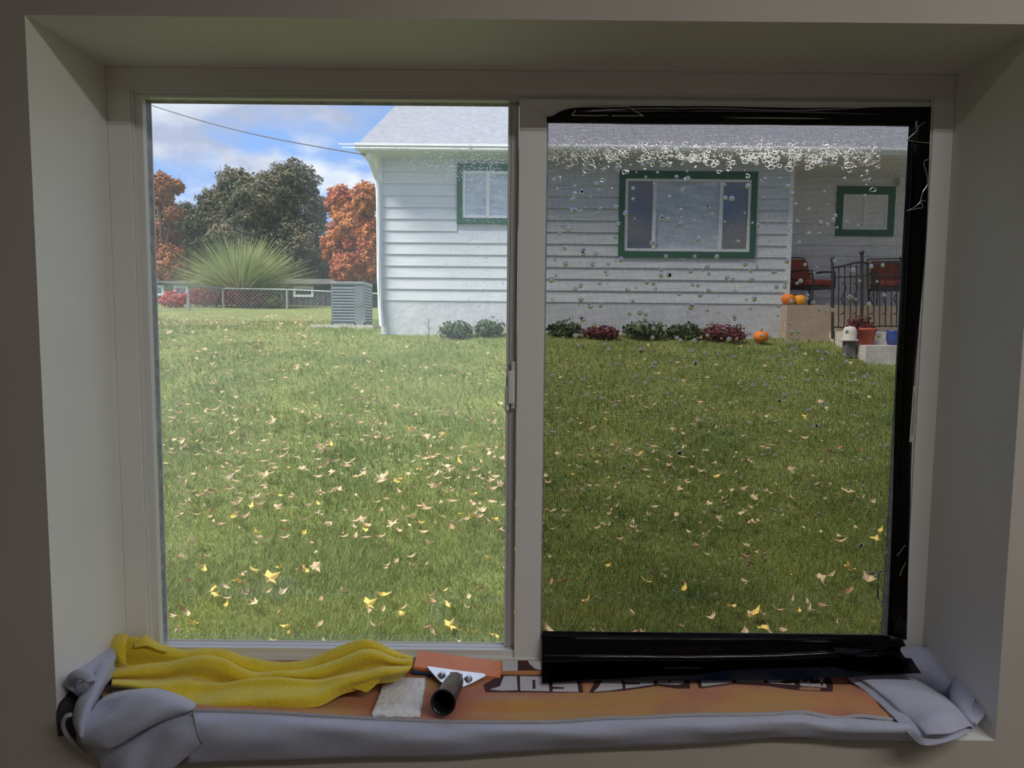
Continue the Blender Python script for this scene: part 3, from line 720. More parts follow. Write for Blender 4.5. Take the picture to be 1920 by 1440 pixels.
# ---------------- air conditioner
AY = 13.9
ax0, ax1 = X_at(621, 570, AY), X_at(684, 570, AY); az0, az1 = Z_at(655, 609, AY), Z_at(655, 530, AY)
o = thing('air_conditioner', 'grey louvred outdoor air-conditioning unit beside the white house', 'air conditioner', ((ax0 + ax1) / 2, AY, az0))
wx = (ax1 - ax0) / 2; hh = az1 - az0; dp = .75
MB().box((-wx + .02, .02, .02), (wx - .02, dp - .02, hh - .04)).build('core', M_ACDARK, o)
for x_ in (-wx, wx - .03, wx * .36): MB().box((x_, 0, 0), (x_ + .03, .03, hh)).build('corner_post', M_ACGREY, o)
for x_ in (-wx, wx - .03): MB().box((x_, dp - .03, 0), (x_ + .03, dp, hh)).build('corner_post', M_ACGREY, o)
MB().box((-wx - .01, -.01, hh - .05), (wx + .01, dp + .01, hh + .02)).build('top_cover', M_ACGREY, o, bevel=.02)
MB().box((-wx, 0, 0), (wx, dp, .04)).build('base_pan', M_ACGREY, o)
nlv = 12
for i in range(nlv):
    zc_ = .06 + (hh - .13) * (i + .5) / nlv
    MB().hexa([(-wx + .03, -.005, zc_ - .022), (wx * .36, -.005, zc_ - .022), (wx * .36, .02, zc_ - .012), (-wx + .03, .02, zc_ - .012)],
              [(-wx + .03, .005, zc_ + .016), (wx * .36, .005, zc_ + .016), (wx * .36, .02, zc_ + .02), (-wx + .03, .02, zc_ + .02)]).build('louver', M_ACGREY, o)
    MB().hexa([(wx - .02, .03, zc_ - .022), (wx + .005, .03, zc_ - .022), (wx + .005, dp - .03, zc_ - .022), (wx - .02, dp - .03, zc_ - .022)],
              [(wx - .02, .03, zc_ + .016), (wx - .005, .03, zc_ + .016), (wx - .005, dp - .03, zc_ + .016), (wx - .02, dp - .03, zc_ + .016)]).build('louver', M_ACGREY, o)
MB().box((wx * .36 + .03, -.006, hh * .45), (wx - .03, .02, hh - .06)).build('service_panel', M_ACGREY, o)
MB().box((wx * .36 + .03, .0, .04), (wx - .03, .02, hh * .45)).build('lower_panel', M_ACGREY, o)
o = MB(((ax0 + ax1) / 2, AY, az0)).box((ax0 - .35, AY - .25, az0 - .10), (ax1 + .2, AY + 1.0, az0)).build('concrete_pad', M_CONC)
tag(o, 'pale concrete pad under the air-conditioning unit', 'slab')

# ---------------- chain-link fence
FY = 29.0
fence = thing('chain_link_fence', 'grey galvanised chain-link fence at the far end of the lawn', 'fence', (X_at(440, 580, FY), FY, float(ground(-10, FY))))
fo_ = Vector(fence.location)
tops = [at(285, 527, 24), at(353, 535, 26), at(418, 541, FY), at(538, 543, FY), at(625, 547, FY), at(712, 551, FY)]
MB().tube([p - fo_ for p in tops], .035, 6).build('top_rail', M_GALV, fence)
m = MB()
for p, r_ in zip(tops[1:], (.05, .045, .045, .035, .035)):
    MB().tube([Vector((p.x, p.y, float(ground(p.x, p.y)) - .1)) - fo_, p + Vector((0, 0, .03)) - fo_], r_, 8).build('post', M_GALV, fence)
V = []; Fq = []
for a, b in zip(tops[:-1], tops[1:]):
    ln = (b - a).length; n = int(ln / .16)
    for i in range(n):
        for s in (-1, 1):
            t0 = i / n; t1 = min(max(t0 + s * 1.1 / ln, 0), 1)
            p = a.lerp(b, t0); q = a.lerp(b, t1); q = Vector((q.x, q.y, q.z - 1.1 * abs(t1 - t0) * ln / 1.1)); k = len(V); h = Vector((.003, 0, .003 * s))
            V += [p - h - fo_, p + h - fo_, q + h - fo_, q - h - fo_]; Fq.append((k, k + 1, k + 2, k + 3))
o = obj('wire_netting', mesh_np('wire_netting', V, Fq), M_GALV, fence); o['kind'] = 'stuff'

# ---------------- overhead cable
p0 = at(250, 186, 16); p1 = at(690, 291, HY - .35)
pts = [p0.lerp(p1, t) + Vector((0, 0, -.12 * math.sin(math.pi * t))) for t in np.linspace(0, 1, 14)]
mid_ = pts[0]; o = MB(p0).tube(pts, .011, 6).build('overhead_cable', M_CABLE); tag(o, 'thin dark service cable crossing the sky to the house eave', 'cable')

# ---------------- trees
def tree(px, Y, name, label, mat, blobs_px, n, size, seed, trunk_px=None, twigs=0, grp='autumn trees beyond the lawn'):
    x = X_at(px, 580, Y); z0 = float(ground(x, Y)); o = thing(name, label, 'tree', (x, Y, z0), grp)
    bl = []
    for (bx, by, rx, rz) in blobs_px:
        c = at(bx, by, Y + random.uniform(-1, 1)) ; sx = rx / F_PX * Y; sz = rz / F_PX * Y
        bl.append((c.x - x, c.y - Y, c.z - z0, sx, sx * .9, sz))
    V, F_, r = foliage(n, bl, size, seed, .45)
    obj('crown', bulk_mesh('crown', V, F_, 4, r), mat, o)
    topz = max(b[2] for b in bl)
    m = MB(); m.tube([(0, 0, -.2), (.1, 0, topz * .4), (-.1, 0, topz * .9)], [.28, .2, .06], 8); m.build('trunk', M_BARK, o)
    m = MB()
    for b in bl:
        m.tube([(0, 0, topz * .3), (b[0] * .5, b[1] * .5, topz * .3 + (b[2] - topz * .3) * .55), (b[0], b[1], b[2] + b[5] * .5)], [.1, .06, .02], 5)
    g = random.Random(seed)
    for i in range(twigs):
        b = g.choice(bl[:4]); a = g.uniform(-1, 1)
        p = Vector((b[0] + a * b[3] * .7, b[1], b[2] + b[5] * .75)); m.tube([p - Vector((0, 0, .8)), p + Vector((g.uniform(-.35, .35), 0, g.uniform(.05, .45)))], [.016, .005], 4)
    m.build('branches', M_BARK, o)
tree(470, 38, 'green_maple', 'large dull green maple filling the middle of the tree line', M_TGREEN,
     [(545, 345, 52, 42), (490, 385, 75, 55), (440, 350, 35, 35), (570, 400, 45, 50), (405, 385, 35, 32), (470, 450, 95, 60), (560, 470, 60, 60), (400, 455, 60, 60), (500, 520, 80, 45), (600, 500, 40, 50)], 80000, .085, 11, twigs=40)
tree(665, 34, 'orange_maple', 'orange and red maple against the left corner of the white house', M_TORANGE,
     [(685, 375, 26, 32), (640, 380, 30, 34), (665, 430, 45, 45), (640, 460, 38, 35), (695, 470, 25, 60), (650, 505, 30, 30)], 34000, .075, 12, twigs=10)
tree(306, 37, 'orange_maple', 'orange maple at the far left edge of the glass', M_TORANGE2,
     [(300, 355, 26, 30), (330, 350, 14, 14), (305, 395, 32, 20), (325, 400, 18, 14), (300, 450, 34, 45), (320, 500, 30, 40), (295, 530, 30, 40)], 30000, .08, 13, twigs=6)
tree(352, 40, 'pale_green_tree', 'smaller pale grey-green tree between the orange maple and the green one', M_TGREEN,
     [(352, 420, 34, 40), (345, 480, 40, 50), (385, 500, 40, 45), (350, 530, 40, 30)], 24000, .085, 14, twigs=8)
# dark understorey behind
tree(590, 42, 'dark_understorey_tree', 'dark shaded tree low behind the air-conditioning unit', M_TGREEN,
     [(590, 520, 60, 35), (650, 530, 50, 35), (540, 535, 50, 30), (700, 530, 40, 50)], 20000, .09, 15)
# pale willow-like shrub
x = X_at(452, 575, 31); z0 = float(ground(x, 31)); o = thing('willow_shrub', 'pale green feathery willow shrub in front of the green maple', 'shrub', (x, 31, z0))
g = np.random.default_rng(5); n = 4200; a = g.random(n) * 2 * np.pi; sp = .15 + g.random(n) ** .8 * 1.0; ln = 1.0 + g.random(n) * 2.0
t_ = np.linspace(0, 1, 4)
dirx, diry = np.cos(a) * np.sin(sp), np.sin(a) * np.sin(sp); dz = np.cos(sp)
pts = np.stack([np.stack([dirx * ln * t * (1 + .5 * t), diry * ln * t * (1 + .5 * t), .15 + dz * ln * t * 1.15 - .55 * t * t * sp], 1) for t in t_], 1)
ph = g.random(n) * 6.28; wv = np.stack([np.cos(ph), np.sin(ph), np.zeros(n)], 1) * .014
V = np.concatenate([pts - wv[:, None] * np.array([.5, 1.2, 1, .2])[None, :, None], pts + wv[:, None] * np.array([.5, 1.2, 1, .2])[None, :, None]], 1).reshape(-1, 3)
i = np.arange(n)[:, None] * 8
obj('foliage', bulk_mesh('foliage', V, [i + np.array([[k, k + 1, k + 5, k + 4]]) for k in range(3)], 8, np.repeat(g.random(n), 8)), M_WILLOW, o)
m = MB(); [m.tube([(0, 0, -.1), (.3 * math.cos(k), .3 * math.sin(k), 1.4)], [.05, .02], 5) for k in range(6)]; m.build('stems', M_BARK, o)
# shrubs near the fence
for (px, Y, rx, rz, mt, nm, lb, sd) in ((328, 28.3, .55, .38, M_REDBUSH, 'red_shrub', 'dull red shrub behind the fence at the far left', 21), (388, 30.2, .9, .50, M_REDBUSH, 'red_shrub', 'rust-red shrub behind the fence left of the willow shrub', 22),
                                  (438, 30.0, .8, .58, M_REDBUSH, 'red_shrub', 'bright red shrub behind the fence below the willow shrub', 23), (474, 30.2, .7, .42, M_TORANGE2, 'orange_shrub', 'brownish orange shrub behind the fence, right of the bright red one', 24),
                                  (510, 30.3, .5, .28, M_YELBUSH, 'yellow_shrub', 'yellow-green low shrub behind the fence', 25)):
    shrub(px, Y, rx, rz, mt, nm, lb, n=900, size=.07, seed=sd)
# sheds beyond
def shed(px0, px1, pyt, pyb, Y, mat, name, label, boards, win=None):
    x0, x1 = X_at(px0, 560, Y), X_at(px1, 560, Y); z0 = float(ground((x0 + x1) / 2, Y)) - .1; z1 = Z_at((px0 + px1) / 2, pyt, Y)
    o = thing(name, label, 'building', ((x0 + x1) / 2, Y, z0)); w = (x1 - x0) / 2; h = z1 - z0
    MB().box((-w, .05, 0), (w, 3, h)).build('wall', mat, o)
    MB().hexa([(-w - .2, -.2, h), (w + .2, -.2, h), (w + .2, 3.2, h), (-w - .2, 3.2, h)], [(-w - .2, 1.4, h + .35), (w + .2, 1.4, h + .35), (w + .2, 1.6, h + .35), (-w - .2, 1.6, h + .35)]).build('roof', M_SHED, o)
    for i in range(boards):
        a = -w + 2 * w * i / boards; b = -w + 2 * w * (i + 1) / boards - .04
        MB().box((a, 0, 0), (b, .06, h)).build('board', mat, o)
    for (wx0, wx1) in (win or []):
        ww = base('window', o); ww.location = (0, 0, 0)
        MB().ring((wx0, wx1, h * .45, h * .9), (wx0 + .12, wx1 - .12, h * .45 + .12, h * .9 - .12), -.05, .05).build('window_frame', M_WFRAME, ww)
        MB().box((wx0 + .1, -.01, h * .45 + .1), (wx1 - .1, .04, h * .9 - .1)).build('pane', M_HGLASS, ww)
shed(525, 720, 533, 580, 34.5, M_SHED, 'garden_shed', 'long dark weathered shed behind the fence and the air-conditioning unit', 18, [(-1.9, -.9)])
shed(270, 362, 531, 580, 35, M_SHED2, 'grey_cottage', 'small grey house behind the fence at the far left', 0, [(.3, 1.0), (-.9, -.2)])
#@@PART3
# ------------------------------------------------------------------ cloth on the sill
def cr(p, t):
    """Catmull-Rom through an (n,3) list at parameters t in 0..1"""
    p = np.asarray(p, float); n = len(p); P = np.vstack([2 * p[0] - p[1], p, 2 * p[-1] - p[-2]])
    u = np.clip(np.asarray(t) * (n - 1), 0, n - 1 - 1e-9); i = np.floor(u).astype(int); f = (u - i)[:, None]
    a, b, c, d = P[i], P[i + 1], P[i + 2], P[i + 3]
    return .5 * ((2 * b) + (-a + c) * f + (2 * a - 5 * b + 4 * c - d) * f ** 2 + (-a + 3 * b - 3 * c + d) * f ** 3)
def arc(p, n):
    """n points evenly spaced along a smooth curve through p"""
    q = cr(p, np.linspace(0, 1, 12 * len(p))); s = np.concatenate([[0], np.cumsum(np.linalg.norm(np.diff(q, axis=0), axis=1))])
    t = np.linspace(0, s[-1], n); return np.stack([np.interp(t, s, q[:, k]) for k in range(3)], 1)
def byx(p, xs_):
    """sample a left-to-right curve at given pixel columns: keeps folds aligned"""
    return p
def px3(row): return [tuple(at(a, b, c)) for a, b, c in row]
def loft(rows, nu, nv, noise=0.0, nscale=40, seed=0):
    R = np.stack([arc(px3(r), nu) for r in rows], 0)           # rows x nu x 3
    t = np.linspace(0, 1, nv)
    G = np.stack([cr(R[:, i], t) for i in range(nu)], 1)       # nv x nu x 3
    if noise:
        g = np.random.default_rng(seed); ph = g.random((6, 3)) * 6.28; kv = g.normal(size=(6, 3)) * nscale
        d = sum(np.sin(G @ kv[i] + ph[i, 0]) for i in range(6)) / 6
        G = G + np.stack([0 * d, -d * noise, d * noise], 2)
    V = G.reshape(-1, 3)
    Fq = [(j * nu + i, j * nu + i + 1, (j + 1) * nu + i + 1, (j + 1) * nu + i) for j in range(nv - 1) for i in range(nu - 1)]
    return V, Fq
def cloth(name, rows, nu, nv, mat, parent, thick=.003, noise=0, nscale=40, seed=0):
    V, Fq = loft(rows, nu, nv, noise, nscale, seed); org = Vector(parent.location)
    me = mesh_np(name, [Vector(v) - org for v in V], Fq, True); o = obj(name, me, mat, parent)
    if thick:
        md = o.modifiers.new('thick', 'SOLIDIFY'); md.thickness = thick; md.offset = 0
    return o, V, Fq

ZS = RZ0
tw = thing('beach_towel', 'grey-backed towel with an orange lettered print spread along the window sill', 'towel', (0, 1.2, ZS))
pipe = [(352, 1333), (440, 1335), (520, 1338), (600, 1343), (740, 1350), (840, 1354), (960, 1355), (1046, 1354), (1140, 1347), (1200, 1346), (1300, 1341), (1427, 1340), (1500, 1336), (1535, 1341), (1572, 1347), (1614, 1343), (1674, 1350), (1694, 1351)]
xsP = [p[0] for p in pipe]; ysP = [p[1] for p in pipe]
cols = [190, 260, 330, 400, 470, 540, 610, 680, 740, 800, 850, 900, 950, 1000, 1050, 1100, 1160, 1220, 1280, 1340, 1400, 1460, 1520, 1570, 1620, 1655, 1690]
pf = lambda x: float(np.interp(x, xsP, ysP))
def wob(x, a, k, p): return a * math.sin(x * k + p)
rowA = [(x, 1240 + wob(x, .8, .03, 0), 1.306) for x in cols]
rowB = [(x, 1259 + wob(x, .8, .021, 1), 1.272) for x in cols]
rowB2 = [(x, 1266 + wob(x, 1, .02, 1), 1.266) for x in cols]
rowC = [(x, 1281 + wob(x, 1.0, .02, 2), 1.236) for x in cols]
rowD = [(x, 1298 + (pf(x) - 1345) * .3 + (3 * math.exp(-((x - 940) / 60) ** 2)), 1.196) for x in cols]
rowE = [(x, 1315 + (pf(x) - 1345) * .5 - 5 * math.exp(-((x - 960) / 70) ** 2), 1.162) for x in cols]
rowE2 = [(x, 1326 + (pf(x) - 1345) * .7 + 3 * math.exp(-((x - 950) / 70) ** 2), 1.143) for x in cols]
rowF = [(x, pf(x) - 8, 1.118) for x in cols]
rowG = [(x, pf(x), 1.103) for x in cols]
pr, Vp, Fp = cloth('printed_face', [rowA, rowB, rowB2, rowC, rowD, rowE, rowE2, rowF, rowG], 220, 70, M_PRINT, tw, .004, .0006, 60, 3)
BV = BVHTree.FromPolygons([Vector(v) for v in Vp], Fp)
pp = [Vector(at(x, y - .5, 1.099)) - Vector(tw.location) for x, y in pipe]
pts = [Vector(v) for v in arc(pp, 160)]
MB().tube(pts, .0034, 8).build('edge_piping', M_PIPE, tw, True)
hem = [(300, 1432), (440, 1426), (560, 1423), (660, 1419), (840, 1417), (940, 1411), (1060, 1403), (1200, 1397), (1300, 1394), (1400, 1385), (1460, 1381), (1500, 1382), (1600, 1386), (1720, 1388)]
hx_ = [p[0] for p in hem]; hy_ = [p[1] for p in hem]; hf = lambda x: float(np.interp(x, hx_, hy_))
cols2 = [352, 385, 430, 500, 570, 640, 710, 780, 850, 920, 990, 1060, 1130, 1200, 1270, 1340, 1400, 1450, 1500, 1550, 1600, 1660, 1730]
g0 = [(x, pf(x) + 2, 1.104) for x in cols2]
g1 = [(x, pf(x) + 6, 1.092) for x in cols2]
g2 = [(x, pf(x) * .72 + hf(x) * .28 + wob(x, 1.5, .03, 0), 1.070 + wob(x, .004, .017, 0)) for x in cols2]
g3 = [(x, pf(x) * .42 + hf(x) * .58 + wob(x, 2, .027, 2), 1.068 + wob(x, .004, .021, 1)) for x in cols2]
g4 = [(x, hf(x) - 6, 1.082) for x in cols2]
g5 = [(x, hf(x), 1.090) for x in cols2]
cloth('front_overhang', [g0, g1, g2, g3, g4, g5], 200, 36, M_GREY, tw, .003, .0006, 50, 5)
MB().tube([Vector(v) for v in arc([Vector(at(x, hf(x) - 8, 1.0795)) - Vector(tw.location) for x in cols2], 120)], .0009, 6).build('hem_stitch', M_PIPE, tw, True)

# printed lettering: flat patches laid on the cloth
def patch(poly, mat, lift, name):
    """polygon in photo pixels laid onto the printed face"""
    P = [Vector(p) for p in poly]; bm = bmesh.new()
    f = bm.faces.new([bm.verts.new((p.x, p.y, 0)) for p in P])
    bmesh.ops.triangulate(bm, faces=[f])
    bmesh.ops.subdivide_edges(bm, edges=bm.edges[:], cuts=3, use_grid_fill=True)
    for v in bm.verts:
        d = ray(v.co.x, v.co.y).normalized(); h = BV.ray_cast(Vector((0, 0, ZC)), d)
        if h[0] is None: h = (at(v.co.x, v.co.y, 1.25), Vector((0, -.3, 1)))
        nn = h[1] if h[1].dot(d) < 0 else -h[1]
        v.co = h[0] + nn * (lift + .0021) - Vector(tw.location)
    me = bpy.data.meshes.new(name); bm.to_mesh(me); bm.free(); obj(name, me, mat, tw)
z4 = lambda *p: [(900 + a / 4.8, 1140 + b / 4.8) for a, b in p]
z5 = lambda *p: [(1260 + a / 4.8, 1140 + b / 4.8) for a, b in p]
maroon_base = [z4((30, 700), (190, 610), (560, 615), (900, 620), (930, 772), (620, 772), (200, 768), (50, 768)), z4((1040, 640), (1290, 635), (1890, 640), (1890, 735), (1780, 738), (1600, 712), (1300, 755), (1010, 776), (980, 770)),
               z5((215, 640), (560, 640), (830, 560), (1300, 510), (1420, 640), (1450, 700), (1445, 762), (1330, 762), (1090, 748), (850, 712), (560, 694), (270, 735), (240, 730))]
for q in maroon_base: patch(q, M_MAROON, .0001, 'letter_outline')
whites = [z4((85, 745), (180, 715), (215, 625), (330, 622), (340, 752), (200, 757)), z4((360, 624), (560, 628), (612, 630), (625, 762), (365, 757), (362, 700)),
          z4((650, 640), (865, 632), (888, 768), (655, 765)), z4((1105, 655), (1268, 645), (1285, 738), (1180, 755), (1022, 768), (1070, 720)),
          z4((1305, 650), (1558, 645), (1565, 702), (1310, 738)), z4((1588, 650), (1835, 650), (1838, 690), (1780, 705), (1600, 695)),
          z5((262, 660), (545, 655), (540, 685), (300, 718), (270, 720)), z5((570, 650), (640, 560), (760, 530), (825, 655), (828, 682), (580, 680)),
          z5((850, 660), (800, 545), (1020, 515), (1100, 655), (1105, 705), (880, 690)), z5((1130, 655), (1050, 530), (1290, 530), (1365, 645), (1395, 730), (1160, 715))]
for q in whites: patch(q, M_PWHITE, .0004, 'letter')
strokes = [z4((472, 660), (498, 660), (500, 740), (475, 740)), z4((645, 722), (755, 727), (755, 741), (645, 742)), z4((1300, 680), (1440, 683), (1440, 702), (1300, 702)), z4((1690, 668), (1720, 668), (1720, 680), (1690, 680))]
for q in strokes: patch(q, M_MAROON, .0008, 'letter_stroke')
patch(z4((918, 640), (1048, 640), (985, 772), (942, 772)), M_PRINT, .0008, 'letter_gap')
patch(z4((200, 485), (340, 482), (340, 574), (205, 578)), M_PWHITE, .0004, 'letter')
patch(z4((340, 482), (560, 482), (560, 600), (340, 600)), M_MAROON, .0001, 'letter_outline')
patch(z4((430, 484), (560, 484), (560, 570), (500, 560), (450, 520)), M_PWHITE, .0005, 'letter')

# bunched left end of the towel
def piece(name, rows, nu=70, nv=44, mat=M_GREY, noise=.0016, seed=1, thick=.003):
    return cloth(name, rows, nu, nv, mat, tw, thick, noise, 55, seed)
# high ridge running down from the window corner
piece('bunched_end', [
    [(250, 1196, 1.306), (222, 1204, 1.295), (190, 1222, 1.25), (150, 1250, 1.20), (128, 1275, 1.16), (118, 1300, 1.14)],
    [(254, 1195, 1.302), (222, 1203, 1.285), (205, 1222, 1.235), (168, 1244, 1.185), (140, 1262, 1.14), (126, 1290, 1.12)],
    [(250, 1202, 1.300), (222, 1214, 1.270), (212, 1236, 1.22), (180, 1255, 1.17), (150, 1272, 1.125), (134, 1296, 1.11)],
    [(240, 1216, 1.298), (218, 1235, 1.262), (208, 1252, 1.22), (178, 1270, 1.18), (152, 1284, 1.135), (140, 1300, 1.118)],
    [(232, 1236, 1.296), (212, 1254, 1.25), (205, 1272, 1.215), (180, 1288, 1.185), (160, 1298, 1.15), (150, 1308, 1.135)]], seed=2)
# broad strap curving over the edge
piece('bunched_fold', [
    [(205, 1236, 1.225), (182, 1240, 1.205), (172, 1258, 1.18), (160, 1290, 1.14), (143, 1320, 1.105), (138, 1350, 1.088), (148, 1378, 1.080)],
    [(212, 1236, 1.22), (194, 1240, 1.19), (182, 1262, 1.16), (166, 1295, 1.12), (150, 1326, 1.082), (144, 1354, 1.065), (150, 1380, 1.062)],
    [(212, 1240, 1.215), (204, 1250, 1.185), (194, 1272, 1.155), (178, 1300, 1.115), (162, 1330, 1.075), (153, 1358, 1.060), (152, 1382, 1.058)],
    [(214, 1254, 1.215), (204, 1266, 1.19), (192, 1290, 1.165), (178, 1314, 1.13), (166, 1340, 1.09), (158, 1364, 1.075), (156, 1384, 1.068)],
    [(212, 1268, 1.215), (202, 1280, 1.19), (188, 1302, 1.165), (176, 1324, 1.135), (168, 1346, 1.10), (162, 1368, 1.085), (160, 1384, 1.078)]], seed=3)
# little curled roll
cpt = [(at(132, 1282, 1.125)), (at(136, 1270, 1.11)), (at(150, 1264, 1.10)), (at(166, 1270, 1.10)), (at(168, 1278, 1.10)), (at(150, 1290, 1.105))]
MB().tube([Vector(v) - Vector(tw.location) for v in arc([tuple(c) for c in cpt], 26)], .0085, 10).build('curled_roll', M_GREY, tw, True)
# large front drape with a square corner
piece('rolled_fold', [
    [(186, 1316, 1.16), (205, 1303, 1.165), (240, 1294, 1.17), (290, 1292, 1.165), (330, 1302, 1.155), (364, 1318, 1.14)],
    [(180, 1322, 1.115), (202, 1309, 1.118), (245, 1298, 1.12), (290, 1294, 1.12), (330, 1303, 1.12), (366, 1320, 1.105)],
    [(172, 1336, 1.10), (198, 1326, 1.105), (240, 1312, 1.095), (288, 1301, 1.09), (330, 1309, 1.09), (366, 1324, 1.085)],
    [(160, 1354, 1.085), (196, 1340, 1.088), (236, 1328, 1.074), (284, 1313, 1.070), (330, 1316, 1.072), (364, 1328, 1.074)],
    [(152, 1376, 1.070), (188, 1362, 1.060), (228, 1350, 1.055), (276, 1334, 1.055), (322, 1326, 1.060), (360, 1331, 1.068)],
    [(153, 1388, 1.068), (184, 1385, 1.052), (216, 1378, 1.048), (262, 1358, 1.050), (310, 1340, 1.058), (354, 1333, 1.068)],
    [(160, 1394, 1.076), (186, 1400, 1.062), (208, 1400, 1.056), (252, 1376, 1.058), (302, 1350, 1.066), (350, 1335, 1.076)],
    [(166, 1394, 1.090), (188, 1402, 1.085), (208, 1403, 1.080), (252, 1378, 1.080), (302, 1352, 1.084), (350, 1336, 1.088)]], 110, 90, noise=.0022, seed=4)
piece('draped_corner', [
    [(170, 1398, 1.090), (200, 1404, 1.088), (250, 1382, 1.086), (300, 1352, 1.084), (330, 1342, 1.080), (362, 1336, 1.076)],
    [(178, 1410, 1.091), (200, 1414, 1.084), (244, 1394, 1.076), (292, 1366, 1.074), (328, 1354, 1.068), (366, 1352, 1.066)],
    [(186, 1424, 1.091), (202, 1428, 1.082), (238, 1412, 1.066), (284, 1390, 1.068), (326, 1374, 1.058), (372, 1376, 1.062)],
    [(192, 1448, 1.092), (206, 1452, 1.082), (234, 1446, 1.062), (276, 1424, 1.066), (322, 1404, 1.060), (379, 1394, 1.064)],
    [(196, 1480, 1.093), (210, 1486, 1.084), (236, 1486, 1.066), (272, 1470, 1.070), (312, 1440, 1.068), (368, 1404, 1.074)],
    [(200, 1510, 1.094), (214, 1516, 1.088), (240, 1516, 1.078), (270, 1500, 1.078), (302, 1462, 1.080), (352, 1414, 1.082)]], 90, 70, noise=.0010, seed=14)
MB().tube([Vector(at(*p)) - Vector(tw.location) for p in ((362, 1336, 1.071), (366, 1352, 1.064), (372, 1376, 1.060), (379, 1394, 1.062))], .0016, 6).build('corner_hem', M_PIPE, tw, True)
# inner folds that tuck under the yellow cloth
piece('tucked_fold', [
    [(205, 1285, 1.205), (228, 1292, 1.2), (270, 1296, 1.19), (320, 1304, 1.175), (365, 1318, 1.16)],
    [(195, 1300, 1.19), (222, 1298, 1.18), (268, 1298, 1.17), (320, 1302, 1.16), (364, 1312, 1.15)],
    [(178, 1318, 1.165), (212, 1306, 1.16), (262, 1302, 1.155), (316, 1308, 1.15), (362, 1324, 1.14)],
    [(170, 1334, 1.14), (206, 1322, 1.14), (255, 1312, 1.14), (310, 1318, 1.14), (360, 1334, 1.13)]], 50, 30, seed=6)
# dark printed underside and loop at the far left
piece('dark_underside', [
    [(128, 1272, 1.14), (116, 1295, 1.12), (107, 1325, 1.103), (105, 1345, 1.098), (110, 1380, 1.094)],
    [(136, 1275, 1.15), (126, 1300, 1.13), (116, 1330, 1.108), (112, 1350, 1.100), (116, 1380, 1.095)],
    [(150, 1290, 1.15), (140, 1312, 1.13), (130, 1335, 1.110), (126, 1355, 1.100), (124, 1380, 1.096)],
    [(160, 1300, 1.14), (150, 1325, 1.12), (145, 1345, 1.105), (142, 1365, 1.097), (140, 1392, 1.096)]], 40, 24, M_DARKPRINT, seed=7)
MB().tube([Vector(v) - Vector(tw.location) for v in arc([tuple(at(*p)) for p in ((135, 1340, 1.078), (124, 1343, 1.074), (118, 1356, 1.078), (123, 1374, 1.084), (140, 1395, 1.089), (160, 1413, 1.091))], 30)], .0035, 8).build('edge_loop', M_PIPE, tw, True)

# folded right end
piece('folded_end', [
    [(1590, 1272, 1.235), (1622, 1297, 1.195), (1660, 1331, 1.13), (1692, 1364, 1.070), (1724, 1396, 1.054)],
    [(1606, 1269, 1.235), (1640, 1292, 1.195), (1680, 1325, 1.13), (1716, 1360, 1.064), (1742, 1398, 1.050)],
    [(1640, 1266, 1.24), (1676, 1287, 1.20), (1712, 1314, 1.14), (1742, 1346, 1.075), (1774, 1392, 1.054)],
    [(1690, 1268, 1.24), (1722, 1290, 1.20), (1752, 1312, 1.15), (1775, 1340, 1.09), (1800, 1382, 1.064)],
    [(1728, 1284, 1.235), (1756, 1302, 1.20), (1780, 1322, 1.155), (1798, 1344, 1.115), (1816, 1372, 1.09)],
    [(1745, 1292, 1.235), (1775, 1310, 1.205), (1797, 1330, 1.165), (1812, 1350, 1.125), (1826, 1368, 1.105)]], 80, 56, noise=.0026, seed=8)
piece('folded_layer', [
    [(1612, 1272, 1.232), (1648, 1301, 1.183), (1690, 1340, 1.113), (1716, 1364, 1.073), (1734, 1384, 1.056)],
    [(1613, 1269, 1.226), (1651, 1296, 1.176), (1694, 1334, 1.104), (1722, 1358, 1.063), (1741, 1378, 1.046)],
    [(1650, 1265, 1.230), (1686, 1287, 1.186), (1722, 1314, 1.126), (1750, 1342, 1.066), (1778, 1376, 1.044)],
    [(1692, 1266, 1.232), (1724, 1288, 1.190), (1754, 1310, 1.140), (1778, 1335, 1.084), (1802, 1368, 1.058)],
    [(1730, 1282, 1.230), (1758, 1300, 1.194), (1782, 1319, 1.148), (1800, 1340, 1.108), (1818, 1362, 1.084)],
    [(1745, 1291, 1.232), (1775, 1309, 1.20), (1797, 1329, 1.16), (1812, 1349, 1.12), (1826, 1366, 1.10)]], 80, 50, noise=.0016, seed=9)
piece('bunched_back', [
    [(1690, 1214, 1.295), (1726, 1213, 1.295), (1762, 1226, 1.285), (1795, 1250, 1.265), (1828, 1280, 1.225), (1842, 1308, 1.185)],
    [(1688, 1222, 1.285), (1722, 1222, 1.275), (1752, 1238, 1.262), (1785, 1262, 1.240), (1818, 1290, 1.205), (1838, 1314, 1.17)],
    [(1690, 1244, 1.275), (1716, 1248, 1.262), (1745, 1262, 1.245), (1780, 1284, 1.22), (1808, 1304, 1.19), (1834, 1322, 1.16)],
    [(1690, 1262, 1.27), (1712, 1266, 1.26), (1740, 1284, 1.245), (1772, 1300, 1.22), (1800, 1318, 1.185), (1824, 1330, 1.155)],
    [(1694, 1276, 1.268), (1716, 1282, 1.262), (1742, 1296, 1.25), (1772, 1310, 1.225), (1800, 1330, 1.185), (1816, 1352, 1.14)],
    [(1700, 1286, 1.265), (1722, 1292, 1.258), (1746, 1304, 1.245), (1776, 1318, 1.22), (1804, 1342, 1.18), (1814, 1364, 1.13)]], 70, 50, noise=.0012, seed=10)
